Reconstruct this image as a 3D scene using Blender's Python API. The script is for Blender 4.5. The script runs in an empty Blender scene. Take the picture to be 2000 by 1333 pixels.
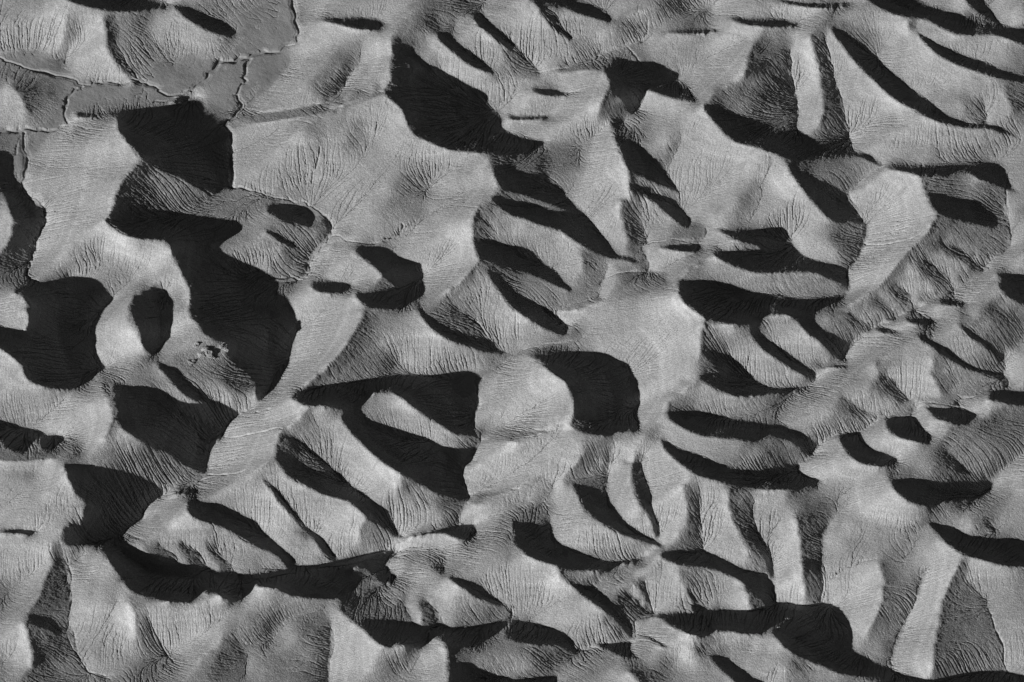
import bpy, math, base64, zlib
import numpy as np
from mathutils import Vector

C = bpy.context.scene
U = 0.25                     # metres per image pixel

# ------------------------------------------------------------------ camera
cd = bpy.data.cameras.new("camera"); cam = bpy.data.objects.new("camera", cd)
C.collection.objects.link(cam); C.camera = cam
cd.sensor_fit = 'HORIZONTAL'; cd.angle = math.radians(5.0)
DIST = 1000.0 / math.tan(math.radians(2.5)) * U
DEP = math.radians(50.0)
cam.location = (0, -DIST*math.cos(DEP), 45*U + DIST*math.sin(DEP))
cam.rotation_euler = (math.radians(90) - DEP, 0, 0)
cd.clip_start = 10; cd.clip_end = 120000

# ------------------------------------------------------------------ light
EL = math.radians(19.5); AZ = math.radians(37.449)      # sun low, from the front left
to_sun = Vector((-math.cos(EL)*math.cos(AZ), -math.cos(EL)*math.sin(AZ), math.sin(EL)))
sd = bpy.data.lights.new("sun", 'SUN'); sd.energy = 5.0; sd.angle = math.radians(0.5); sd.color = (1, 1, 1)
sun = bpy.data.objects.new("sun", sd); C.collection.objects.link(sun)
sun.rotation_euler = to_sun.to_track_quat('Z', 'Y').to_euler()
sun.location = (-300, -300, 300)

w = bpy.data.worlds.new("World"); C.world = w; w.use_nodes = True
nt = w.node_tree; nt.nodes.clear()
sky = nt.nodes.new("ShaderNodeTexSky"); sky.sky_type = 'NISHITA'; sky.sun_disc = False
sky.sun_elevation = EL; sky.sun_rotation = math.atan2(to_sun.x, to_sun.y)
sky.altitude = 2500; sky.dust_density = 0.1; sky.air_density = 0.6
sep = nt.nodes.new("ShaderNodeSeparateColor")       # black-and-white picture taken through a red filter: the sky counts by its red part
bg = nt.nodes.new("ShaderNodeBackground"); bg.inputs[1].default_value = 0.05
wo = nt.nodes.new("ShaderNodeOutputWorld")
nt.links.new(sky.outputs[0], sep.inputs[0]); nt.links.new(sep.outputs[0], bg.inputs[0]); nt.links.new(bg.outputs[0], wo.inputs[0])
C.view_settings.view_transform = 'Standard'; C.view_settings.look = 'None'
C.view_settings.exposure = 0.24; C.view_settings.gamma = 1
C.cycles.max_bounces = 2; C.cycles.diffuse_bounces = 1

C.render.filter_size = 0.85

# ------------------------------------------------------------------ image sheets: outlines and strokes in image coordinates
SHADOWS = """
00: 500,-80 515,0 600,30 720,65 850,88 960,93 1080,88 1200,72 1290,62 1350,45 1370,60 1440,135 1500,175 1600,235 1700,270 1780,280 1840,272 1860,255 1800,215 1760,170 1650,130 1550,80 1480,52 1400,45 1330,35 1280,8 1180,-10 1000,-80
00: 575,870 620,920 700,918 800,907 880,900 905,910 925,960 920,1010 960,1060 990,1110 1040,1150 1060,1200 1130,1250 1200,1290 1250,1320 10: 1290,0 1400,50 1500,110 1600,160 1680,190 1720,160 1790,130 1800,50 1810,0 00: 1815,1300 1800,1200 1800,1080 1780,1000 1700,950 1640,910 1590,885 1610,830 1600,790 1575,755 1500,748 1420,740 1350,800 1270,825 1150,840 1030,862 930,880 800,885 700,885 620,880
00: -200,1160 0,1180 70,1195 90,1250 95,1330 10: 80,20 130,110 200,185 260,250 278,310 270,390 225,420 160,390 120,380 100,400 85,330 55,250 20,150 0,110 -200,0
10: 820,390 870,320 900,310 1000,320 1200,325 1400,335 1550,350 1700,365 1800,378 1860,405 1890,440 1880,475 1800,525 1700,565 1630,575 1700,625 1800,680 1900,720 2000,750 11: 0,755 100,800 150,850 190,885 180,920 150,940 210,970 250,1030 290,1090 310,1160 335,1200 330,1240 305,1280 300,1332 21: 285,0 275,80 255,190 210,260 195,310 150,390 90,420 40,470 0,450 20: 2000,330 1900,230 1800,150 1760,110 1775,40 1740,0 10: 1700,1332 1650,1310 1580,1260 1560,1220 1540,1190 1490,1160 1470,1100 1475,1040 1490,1000 1480,930 1440,850 1410,780 1360,700 1335,640 1330,570 1270,545 1100,540 1000,520 920,480 870,440 820,400
10: 105,960 130,925 200,895 300,875 420,855 500,830 540,815 620,822 690,828 750,850 790,910 820,960 870,1005 895,1020 860,1045 820,1080 780,1150 745,1220 740,1260 755,1332 20: 735,20 750,100 780,170 840,215 750,250 735,295 690,330 600,370 500,382 420,378 350,360 280,340 220,310 185,250 180,210 130,160 60,100 20,70 0,60 -200,0 10: -200,1200 0,1220 60,1225 130,1240 200,1235 230,1190 220,1130 200,1080 250,1080 220,1040 190,1010 185,980 150,965
10: 1060,975 1130,950 1180,925 1220,905 1280,915 1310,940 1330,980 1355,1010 1360,1080 1360,1170 1330,1240 1335,1310 20: 1290,0 1260,60 1240,95 1190,105 1140,80 1120,40 1105,0 10: 1100,1290 1080,1230 1050,1180 1030,1130 1015,1080 1005,1040 1030,1010 1040,985
20: 900,330 960,335 1060,352 1150,360 1230,375 1300,410 1350,450 1400,480 1480,498 1600,495 1640,460 1700,470 1800,530 1860,575 1820,610 1770,670 1745,720 1755,760 1690,770 1640,850 1625,930 1617,1030 1590,1040 1530,1010 1450,970 1400,950 1350,900 1280,860 1200,840 1130,800 1060,760 1000,720 960,690 930,650 900,600 930,560 910,520 890,470 900,400 880,370
20: 1215,150 1260,170 1340,200 1400,215 1415,260 1480,320 1560,380 1620,430 1640,470 1600,490 1560,480 1480,450 1420,400 1350,330 1290,260 1240,200
20: 490,960 560,962 700,972 800,995 900,1020 1000,1050 1100,1090 1180,1140 1250,1180 1290,1205 1250,1225 1180,1245 1130,1270 1110,1300 30: 1110,10 1110,60 1000,110 970,150 940,190 820,235 760,255 700,265 600,270 540,270 500,240 480,190 500,130 560,100 620,80 680,30 640,0 20: 690,1280 640,1240 590,1200 560,1130 530,1070 510,1010
30: 800,270 850,225 930,210 980,260 1040,275 1130,320 1230,370 1310,410 1400,410 1480,415 1530,440 1600,460 1680,470 1750,490 1850,495 1950,500 31: 0,493 120,465 240,445 330,420 400,425 480,425 600,395 700,365 850,325 1000,300 1110,278 1100,340 1040,370 1000,420 1050,460 1000,490 900,480 860,440 800,432 750,430 775,490 795,560 760,620 730,650 650,680 550,685 450,680 350,670 260,650 200,615 170,595 80,590 0,580 30: 1960,640 1890,680 1800,695 1750,680 1700,640 1610,628 1560,660 1500,705 1400,700 1330,705 1250,690 1150,660 1060,640 1000,590 960,530 920,470 870,400 830,340 790,300
21: 150,920 170,890 270,895 330,915 380,960 430,1010 480,1030 560,1030 620,1025 670,1045 700,1090 770,1150 850,1200 930,1255 1000,1310 31: 1040,0 1060,70 1110,140 1165,215 1080,190 1000,130 930,90 870,60 840,20 820,0 21: 780,1300 720,1250 600,1220 520,1200 440,1160 380,1130 300,1090 240,1050 190,980
21: 340,780 400,830 480,880 540,930 600,990 620,1025 560,1020 500,970 450,920 390,870
21: 45,1060 90,1090 140,1140 200,1190 230,1230 270,1290 31: 310,0 340,50 380,110 470,160 540,220 590,290 620,345 660,385 600,370 540,340 470,240 400,150 330,90 290,50 250,0 21: 160,1240 120,1170 70,1110
20: 1460,1270 1510,1250 1600,1255 1700,1270 1760,1300 30: 1850,0 1900,30 31: 0,70 20,90 40,140 100,190 170,250 240,310 290,355 320,415 250,440 220,400 180,360 100,310 0,270 30: 1940,240 1860,190 1780,140 1720,110 1640,90 1560,70 1500,40 1470,0
31: 1200,195 1300,165 1400,140 1500,125 1600,100 1700,75 1705,120 1730,180 1680,210 1600,215 1530,195 1470,170 1380,170 1290,185
31: 810,870 870,840 950,850 1050,855 1120,865 1220,870 1270,890 1340,920 1450,910 1560,912 1700,900 1850,875 1930,865 1930,900 1880,950 1830,990 1750,1030 1650,1055 1560,1055 1480,1030 1430,990 1380,990 1340,1040 1290,1065 1200,1060 1100,1030 1060,1055 1000,1050 940,1020 900,980 850,930
31: 1940,970 1960,930 1990,900 32: 0,850 40,840 130,870 230,890 330,910 400,940 470,980 500,1010 485,1045 520,1110 470,1090 400,1060 330,1040 280,1030 200,1040 100,1020 0,1000
31: 930,540 980,510 1060,490 1100,510 1080,545 1000,555
31: 1500,520 1530,505 1600,512 1680,545 1760,590 1830,640 1900,690 1960,730 1990,740 1940,735 1850,720 1780,690 1700,660 1640,610 1560,560
31: 1480,1400 1510,1270 1550,1200 1600,1180 1680,1195 1760,1235 1850,1280 1950,1295 32: 0,1318 150,1300 300,1285 355,1280 350,1320 360,1400
01: 500,150 560,138 700,135 850,135 940,140 990,165 1040,190 1010,205 950,230 890,237 800,232 720,212 640,190 570,172
01: 1060,350 1130,360 1200,400 1290,450 1330,500 1370,540 1480,560 1560,600 1650,650 1760,700 1815,740 1815,780 1800,800 1840,850 1900,890 1940,930 1920,970 1950,1020 02: 0,1060 60,1075 150,1085 230,1090 285,1108 250,1140 200,1165 120,1190 50,1200 0,1210 01: 1850,1205 1700,1190 1550,1180 1450,1155 1350,1110 1240,1060 1190,990 1160,920 1140,860 1090,810 1030,770 1000,720 1020,670 1060,620 1050,560 1190,545 1280,545 1200,500 1130,470 1070,420
01: 1410,250 1470,260 1540,300 1600,350 1680,410 1760,460 1830,520 1880,570 1850,580 1780,560 1700,530 1620,480 1550,420 1480,360 1420,300
01: 1690,110 1760,110 1830,170 1880,210 1930,260 2000,320 02: 30,350 20,380 01: 2000,400 1950,370 1880,320 1800,250 1740,200
02: 100,-60 130,0 200,10 300,25 380,40 450,75 520,110 600,130 680,155 760,175 790,160 780,120 700,70 620,30 540,0 400,-60
02: 290,180 350,200 420,240 480,290 460,320 430,305 370,260 320,220
02: 1200,255 1300,240 1400,228 1500,228 1600,228 1670,235 1600,245 1500,262 1380,268
02: 1700,145 1750,138 1850,142 2000,150 03: 60,140 130,143 180,165 250,180 240,195 180,208 100,215 0,213 02: 1850,200 1770,175
02: 710,545 770,510 800,460 850,455 950,475 1100,470 1150,490 1200,520 1260,545 1320,555 1305,600 1300,650 1350,680 1410,700 1380,720 1420,750 1470,775 1420,790 1330,780 1220,760 1140,730 1070,710 1040,760 1000,785 1000,850 940,895 900,870 900,820 850,770 790,730 770,680 760,640 740,590
02: 150,700 220,692 330,698 420,725 500,738 420,748 300,752 220,740
01: 1960,900 02: 0,905 100,908 200,905 330,905 250,930 150,938 0,938
02: 790,1030 830,1070 880,1110 960,1130 1040,1170 1080,1210 1130,1260 1200,1332 12: 1225,60 1290,130 1295,165 1220,140 1130,100 1040,60 960,20 920,0 02: 890,1300 860,1230 840,1160 800,1090
12: 920,80 960,110 1040,140 1120,170 1200,205 1290,235 1310,280 1350,330 1405,405 1375,445 1300,410 1200,330 1120,260 1050,210 980,160
02: 1500,810 1560,820 1640,850 1720,870 1800,905 1900,940 2000,975 03: 100,1005 230,1015 330,1050 420,1095 500,1130 560,1170 640,1185 740,1190 800,1195 850,1250 910,1305 860,1290 800,1260 740,1225 650,1215 520,1220 400,1235 300,1245 210,1255 130,1240 60,1200 0,1185 02: 1930,1150 1820,1135 1740,1110 1670,1060 1600,980 1540,910 1500,860
03: 140,1260 200,1270 250,1332 13: 290,30 400,70 480,115 560,165 625,205 640,260 690,310 735,370 755,420 700,415 640,400 560,410 500,400 430,340 370,270 300,190 240,110 190,40
03: 780,0 840,40 920,90 1000,120 1080,135 1180,145 1250,160 1330,205 1400,240 1480,270 1560,280 1650,268 1750,268 1850,295 1930,325 2000,350 2200,420 2200,215 2000,205 1920,210 1840,205 1750,200 1650,180 1590,150 1530,105 1450,90 1350,65 1250,40 1180,0 1000,-80 750,-40
03: 20,-5 180,12 300,20 420,20 540,15 680,20 620,40 520,58 420,65 300,55 180,40 90,15
03: 1500,-60 1540,0 1580,50 1640,90 1720,140 1780,185 1840,205 1780,150 1730,60 1690,0 1640,-60
03: 490,190 560,220 640,280 720,340 800,400 835,430 870,490 950,550 1030,610 1100,670 1180,730 1260,790 1320,850 1400,890 1500,930 1600,975 1720,975 1790,970 1850,1010 1920,1050 2000,1078 1920,1060 1830,1045 1740,1010 1660,1000 1550,1000 1450,985 1350,960 1240,910 1150,860 1060,820 960,760 880,690 830,630 780,590 700,510 640,440 600,380 540,310 500,250
03: 1160,250 1220,285 1310,335 1420,385 1500,420 1600,450 1700,485 1800,530 1900,570 2000,590 2200,620 2200,680 2000,645 1900,635 1800,610 1700,580 1600,550 1500,520 1400,470 1330,430 1260,370 1200,310
03: 0,560 60,590 130,650 200,720 210,750 150,700 80,640 0,590
03: 920,1310 1000,1295 1150,1295 1300,1285 1480,1275 1620,1265 1720,1255 1830,1280 1865,1332 13: 1880,80 1920,150 1970,190 1900,160 1800,120 1720,90 1660,70 1600,30 1560,10 1500,8 1450,25 1380,42 1280,48 1180,42 1100,15 1000,0 03: 950,1320
11: 80,290 130,262 260,262 330,265 400,285 440,320 465,360 450,430 410,440 340,430 270,410 200,390 130,350 90,330
11: 70,465 150,485 230,530 310,570 360,605 340,620 280,600 210,570 140,520 90,490
11: 770,610 830,600 950,595 1010,620 1080,660 1160,690 1240,710 1290,740 1310,800 1305,860 1325,950 1310,980 1250,1020 1180,1060 1100,1080 1000,1085 900,1080 840,1050 790,1000 770,950 900,945 1000,930 1080,920 1090,900 1040,860 980,810 930,760 860,710 810,670
11: 415,890 460,870 560,862 660,868 730,885 770,910 740,935 680,955 580,965 490,950 440,920
01: 1850,1290 1950,1310 12: 0,5 100,20 200,40 260,70 340,110 405,150 410,180 450,230 520,290 580,350 650,430 720,520 790,610 850,660 960,680 985,710 970,735 920,710 860,695 780,690 690,660 600,610 500,560 430,510 380,470 300,450 200,420 100,380 0,355 11: 1930,310 1870,260 1840,220 1880,195 12: 0,240 100,250 200,280 300,305 400,320 440,315 380,290 300,260 200,230 120,200 0,170 11: 1930,150 1890,110 1860,40 1850,0
11: 1710,560 1760,540 1830,535 1900,560 2000,590 12: 90,600 170,635 200,680 270,730 350,790 420,860 490,930 460,950 400,920 300,880 200,830 120,800 0,770 11: 1920,750 1830,715 1740,690 1710,630
12: 0,930 80,980 150,1010 250,1060 335,1100 340,1130 400,1190 440,1240 430,1280 370,1285 280,1250 180,1200 80,1130 0,1080 11: 1940,1000 1880,920 1830,850 1800,770 1900,800 1960,870
11: 1240,1050 1300,1080 1370,1140 1450,1190 1550,1240 1650,1270 1750,1300 1850,1332 21: 1870,20 1900,60 1960,90 1930,105 1850,90 1780,85 1700,60 1600,30 1520,0 11: 1480,1310 1400,1260 1340,1200 1290,1140
12: 1150,600 1230,588 1330,580 1420,578 1500,595 1510,615 1430,635 1350,640 1270,628
12: 1590,460 1700,465 1830,465 1920,455 2000,440 13: 110,430 150,470 180,530 210,590 250,640 310,685 400,715 500,715 570,730 630,765 620,800 630,850 640,920 600,900 520,860 460,840 380,800 280,790 200,790 100,800 0,805 12: 1900,800 1800,775 1700,735 1620,690 1570,650 1600,630 1700,625 1800,615 1960,612 1930,590 1800,560 1730,530 1650,490
12: 1290,870 1350,855 1480,850 1600,862 1700,885 1800,920 1880,955 2000,970 13: 100,980 200,1000 300,1010 400,1000 500,980 630,960 600,1000 560,1030 500,1060 420,1080 340,1100 320,1130 350,1170 420,1220 520,1280 620,1332 23: 615,60 600,150 590,170 540,130 480,90 430,40 390,0 13: 330,1300 270,1230 220,1170 170,1130 100,1125 0,1130 12: 1900,1180 1830,1200 1720,1205 1600,1190 1500,1150 1420,1100 1340,1040 1305,970 1300,920
13: 1245,180 1300,180 1400,200 1500,215 1600,225 1680,260 1740,310 1800,360 1830,420 1760,445 1680,435 1600,420 1500,390 1400,360 1320,320 1265,260
13: 1330,1040 1370,1015 1450,1015 1540,1025 1565,1045 1500,1060 1420,1055
13: 1065,1165 1130,1155 1220,1150 1300,1160 1330,1175 1280,1195 1200,1205 1130,1195
13: 830,1235 880,1230 960,1245 1050,1270 1000,1275 900,1270
13: 1770,800 1850,795 1930,805 2000,815 2200,830 2200,1120 2000,1050 1930,1020 1860,980 1820,930 1800,880 1830,850
13: 1160,1260 1220,1290 1290,1332 23: 1320,10 1400,50 1480,110 1560,170 1650,210 1750,235 1840,245 1880,345 1840,330 1770,290 1690,260 1600,235 1520,205 1440,160 1360,110 1280,50 1210,0
13: 1470,1170 1560,1230 1650,1290 1730,1332 23: 1770,40 1830,95 1855,120 1830,180 1780,130 1700,60 1640,10 13: 1580,1310 1510,1230
23: 0,0 50,20 100,50 180,110 240,150 300,190 380,230 390,250 350,320 330,300 270,270 180,220 80,150 0,100 22: 1950,60 1900,0 12: 1860,1270 1900,1260 1960,1300
22: 110,115 180,108 300,95 430,78 560,90 640,82 740,95 820,140 860,160 920,185 930,240 950,290 985,330 975,370 1005,405 1000,500 960,570 990,620 1000,655 1030,665 990,700 900,705 830,715 760,742 700,742 600,730 540,710 480,685 450,660 470,610 490,540 480,470 450,400 420,330 370,290 300,240 240,190 220,150 160,125
22: 1500,100 1540,82 1620,85 1700,110 1760,150 1800,200 1870,260 1930,320 2000,355 23: 80,365 150,360 250,345 330,338 300,370 230,390 130,410 50,415 0,415 22: 1940,425 1830,440 1740,435 1650,400 1550,360 1480,310 1450,285 1500,265 1640,255 1580,200 1530,150
22: 1210,560 1290,548 1430,540 1560,560 1650,590 1750,620 1880,645 2000,655 23: 100,655 190,680 270,710 330,750 380,785 360,850 340,920 280,870 200,800 150,770 0,740 22: 1920,770 1850,780 1750,765 1620,760 1500,745 1400,715 1300,665 1230,620
22: 1160,760 1220,785 1300,840 1400,880 1480,910 1600,960 1700,990 1800,1005 1900,1010 2000,1000 23: 60,985 150,960 200,955 240,975 230,1010 260,1045 320,1065 400,1075 425,1100 380,1120 300,1135 200,1160 100,1165 0,1165 22: 1900,1155 1780,1140 1650,1110 1500,1070 1400,1020 1310,960 1230,890 1180,830
23: 540,760 600,730 700,705 720,750 760,810 820,850 900,870 960,895 1010,925 1025,950 970,975 880,985 780,970 700,945 640,890 590,830
23: 920,620 980,590 1060,598 1150,592 1180,640 1210,690 1250,720 1290,750 1280,775 1220,795 1130,785 1040,765 970,720 925,680
23: 1220,510 1300,520 1380,530 1480,535 1560,540 1650,580 1610,620 1560,645 1490,655 1420,635 1340,620 1290,590
23: 970,1090 1050,1082 1150,1080 1280,1085 1350,1095 1450,1100 1550,1098 1620,1075 1690,1065 1700,1095 1770,1125 1740,1190 1670,1220 1570,1240 1450,1255 1330,1270 1260,1297 1170,1285 1100,1260 1040,1220 990,1170 965,1130
23: 1480,1040 1450,980 1500,950 1560,1000 1620,1050 1560,1040 1500,1020
23: 1730,420 1760,395 1850,390 2000,385 2200,380 2200,540 2000,510 1930,500 1860,490 1800,470 1720,460
23: 470,210 530,190 600,185 650,195 600,210
22: 460,1110 540,1130 640,1170 720,1210 750,1240 770,1280 820,1332 32: 860,50 920,100 1000,160 1080,210 1150,235 1180,260 1190,285 1150,270 1080,240 980,215 880,185 780,140 700,90 640,40 600,0 22: 560,1310 520,1220 490,1160
22: 970,1120 1020,1160 1070,1230 1095,1300 32: 1110,0 1135,70 1145,150 1150,220 1110,160 1090,80 1060,10 22: 1040,1290 990,1200
32: 0,70 50,85 130,90 200,105 260,140 310,180 330,220 400,260 480,290 560,325 630,360 700,385 800,390 880,375 1000,355 1050,345 1010,385 940,400 860,410 800,430 740,450 650,460 560,460 470,450 380,430 280,405 200,380 120,340 60,290 20,230 30,180 10,130
32: 1150,350 1180,310 1230,298 1330,298 1420,310 1500,312 1590,340 1680,375 1760,420 1850,455 1920,475 1970,490 2000,520 33: 40,570 55,640 60,710 0,725 32: 1930,680 1870,620 1810,560 1760,530 1680,490 1600,455 1500,430 1400,425 1300,410 1230,385
32: 1100,820 1180,795 1300,785 1400,800 1450,815 1400,740 1410,725 1470,735 1500,770 1540,790 1620,785 1700,780 1850,775 1930,755 2000,735 33: 0,722 60,710 150,708 250,715 380,720 430,710 490,715 540,760 590,830 640,900 660,970 670,1050 690,1110 750,1150 830,1190 890,1225 1000,1255 1015,1270 930,1300 850,1295 720,1285 640,1280 560,1260 480,1230 380,1190 290,1150 200,1110 110,1040 60,980 20,940 100,880 150,830 100,870 0,930 32: 1980,945 1900,960 1800,955 1700,930 1600,930 1520,970 1420,970 1350,940 1280,910 1210,870 1180,835
33: 860,1340 950,1290 1015,1265 1100,1295 1200,1312 1290,1310 1420,1285 1550,1260 1650,1245 1750,1242 1850,1262 1950,1275 2000,1290 2200,1320 2200,1450 860,1450
32: 450,570 520,570 600,590 680,630 750,670 800,720 850,770 900,820 950,870 945,960 940,1000 900,950 850,890 800,840 740,790 670,740 620,700 550,650 490,600
32: 1350,580 1400,630 1440,690 1450,720 1420,700 1370,640
32: 650,1030 750,1022 870,1022 940,1015 925,1070 960,1110 990,1130 930,1140 850,1125 780,1090 700,1055
32: 970,950 1050,970 1120,990 1160,1020 1210,1040 1230,1065 1180,1060 1110,1020 1040,980
32: 1540,1120 1600,1125 1680,1160 1760,1215 1830,1250 1900,1300 1980,1332 2050,1400 1850,1400 1750,1332 1700,1290 1620,1220 1570,1170
33: 1255,90 1310,88 1400,115 1500,150 1600,185 1720,215 1800,225 1870,205 1950,215 2000,225 2200,260 2200,440 2000,425 1880,428 1780,410 1680,380 1580,350 1500,320 1420,265 1350,200 1290,140
33: 1690,70 1760,110 1790,160 1750,150 1710,110
33: 280,370 340,370 400,380 415,470 430,540 390,500 330,440 290,410
32: 1830,90 1900,130 1960,220 33: 0,270 20,290 40,400 48,540 20,500 0,440 32: 1960,340 1900,250 1850,160
30: 225,810 260,805 320,825 400,840 440,865 470,910 460,945 400,930 330,905 260,880 230,850
20: -200,600 0,620 60,640 120,670 200,690 300,705 370,735 430,725 480,735 525,775 470,790 430,840 390,860 330,840 310,800 300,765 270,770 240,830 210,870 170,880 120,860 60,840 20,800 0,770 -200,760
30: 0,160 60,135 160,130 250,145 310,148 230,185 150,170 80,170
20: 1340,1200 1420,1170 1500,1155 1600,1150 1520,1185 1400,1200
21: 270,450 300,410 380,375 440,358 550,350 700,325 850,300 1000,285 1150,272 1330,262 1390,272 1500,250 1620,228 1670,226 1710,250 1770,300 1720,345 1730,420 1740,490 1710,550 1700,620 1715,680 1735,720 1730,750 1640,740 1560,735 1500,700 1420,650 1350,610 1270,550 1200,500 1130,440 1060,395 1000,400 920,410 860,460 760,530 690,535 600,520 500,505 440,510 370,505 320,470
21: 690,535 770,560 830,570 870,610 950,645 1050,670 1180,710 1290,745 1400,790 1480,830 1560,845 1640,842 1715,835 1710,890 1690,940 1610,1000 1620,1060 1660,1200 1640,1240 1540,1220 1450,1210 1380,1180 1260,1100 1150,1050 1000,960 900,880 820,800 760,740 700,670 655,600 670,570
"""
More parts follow.
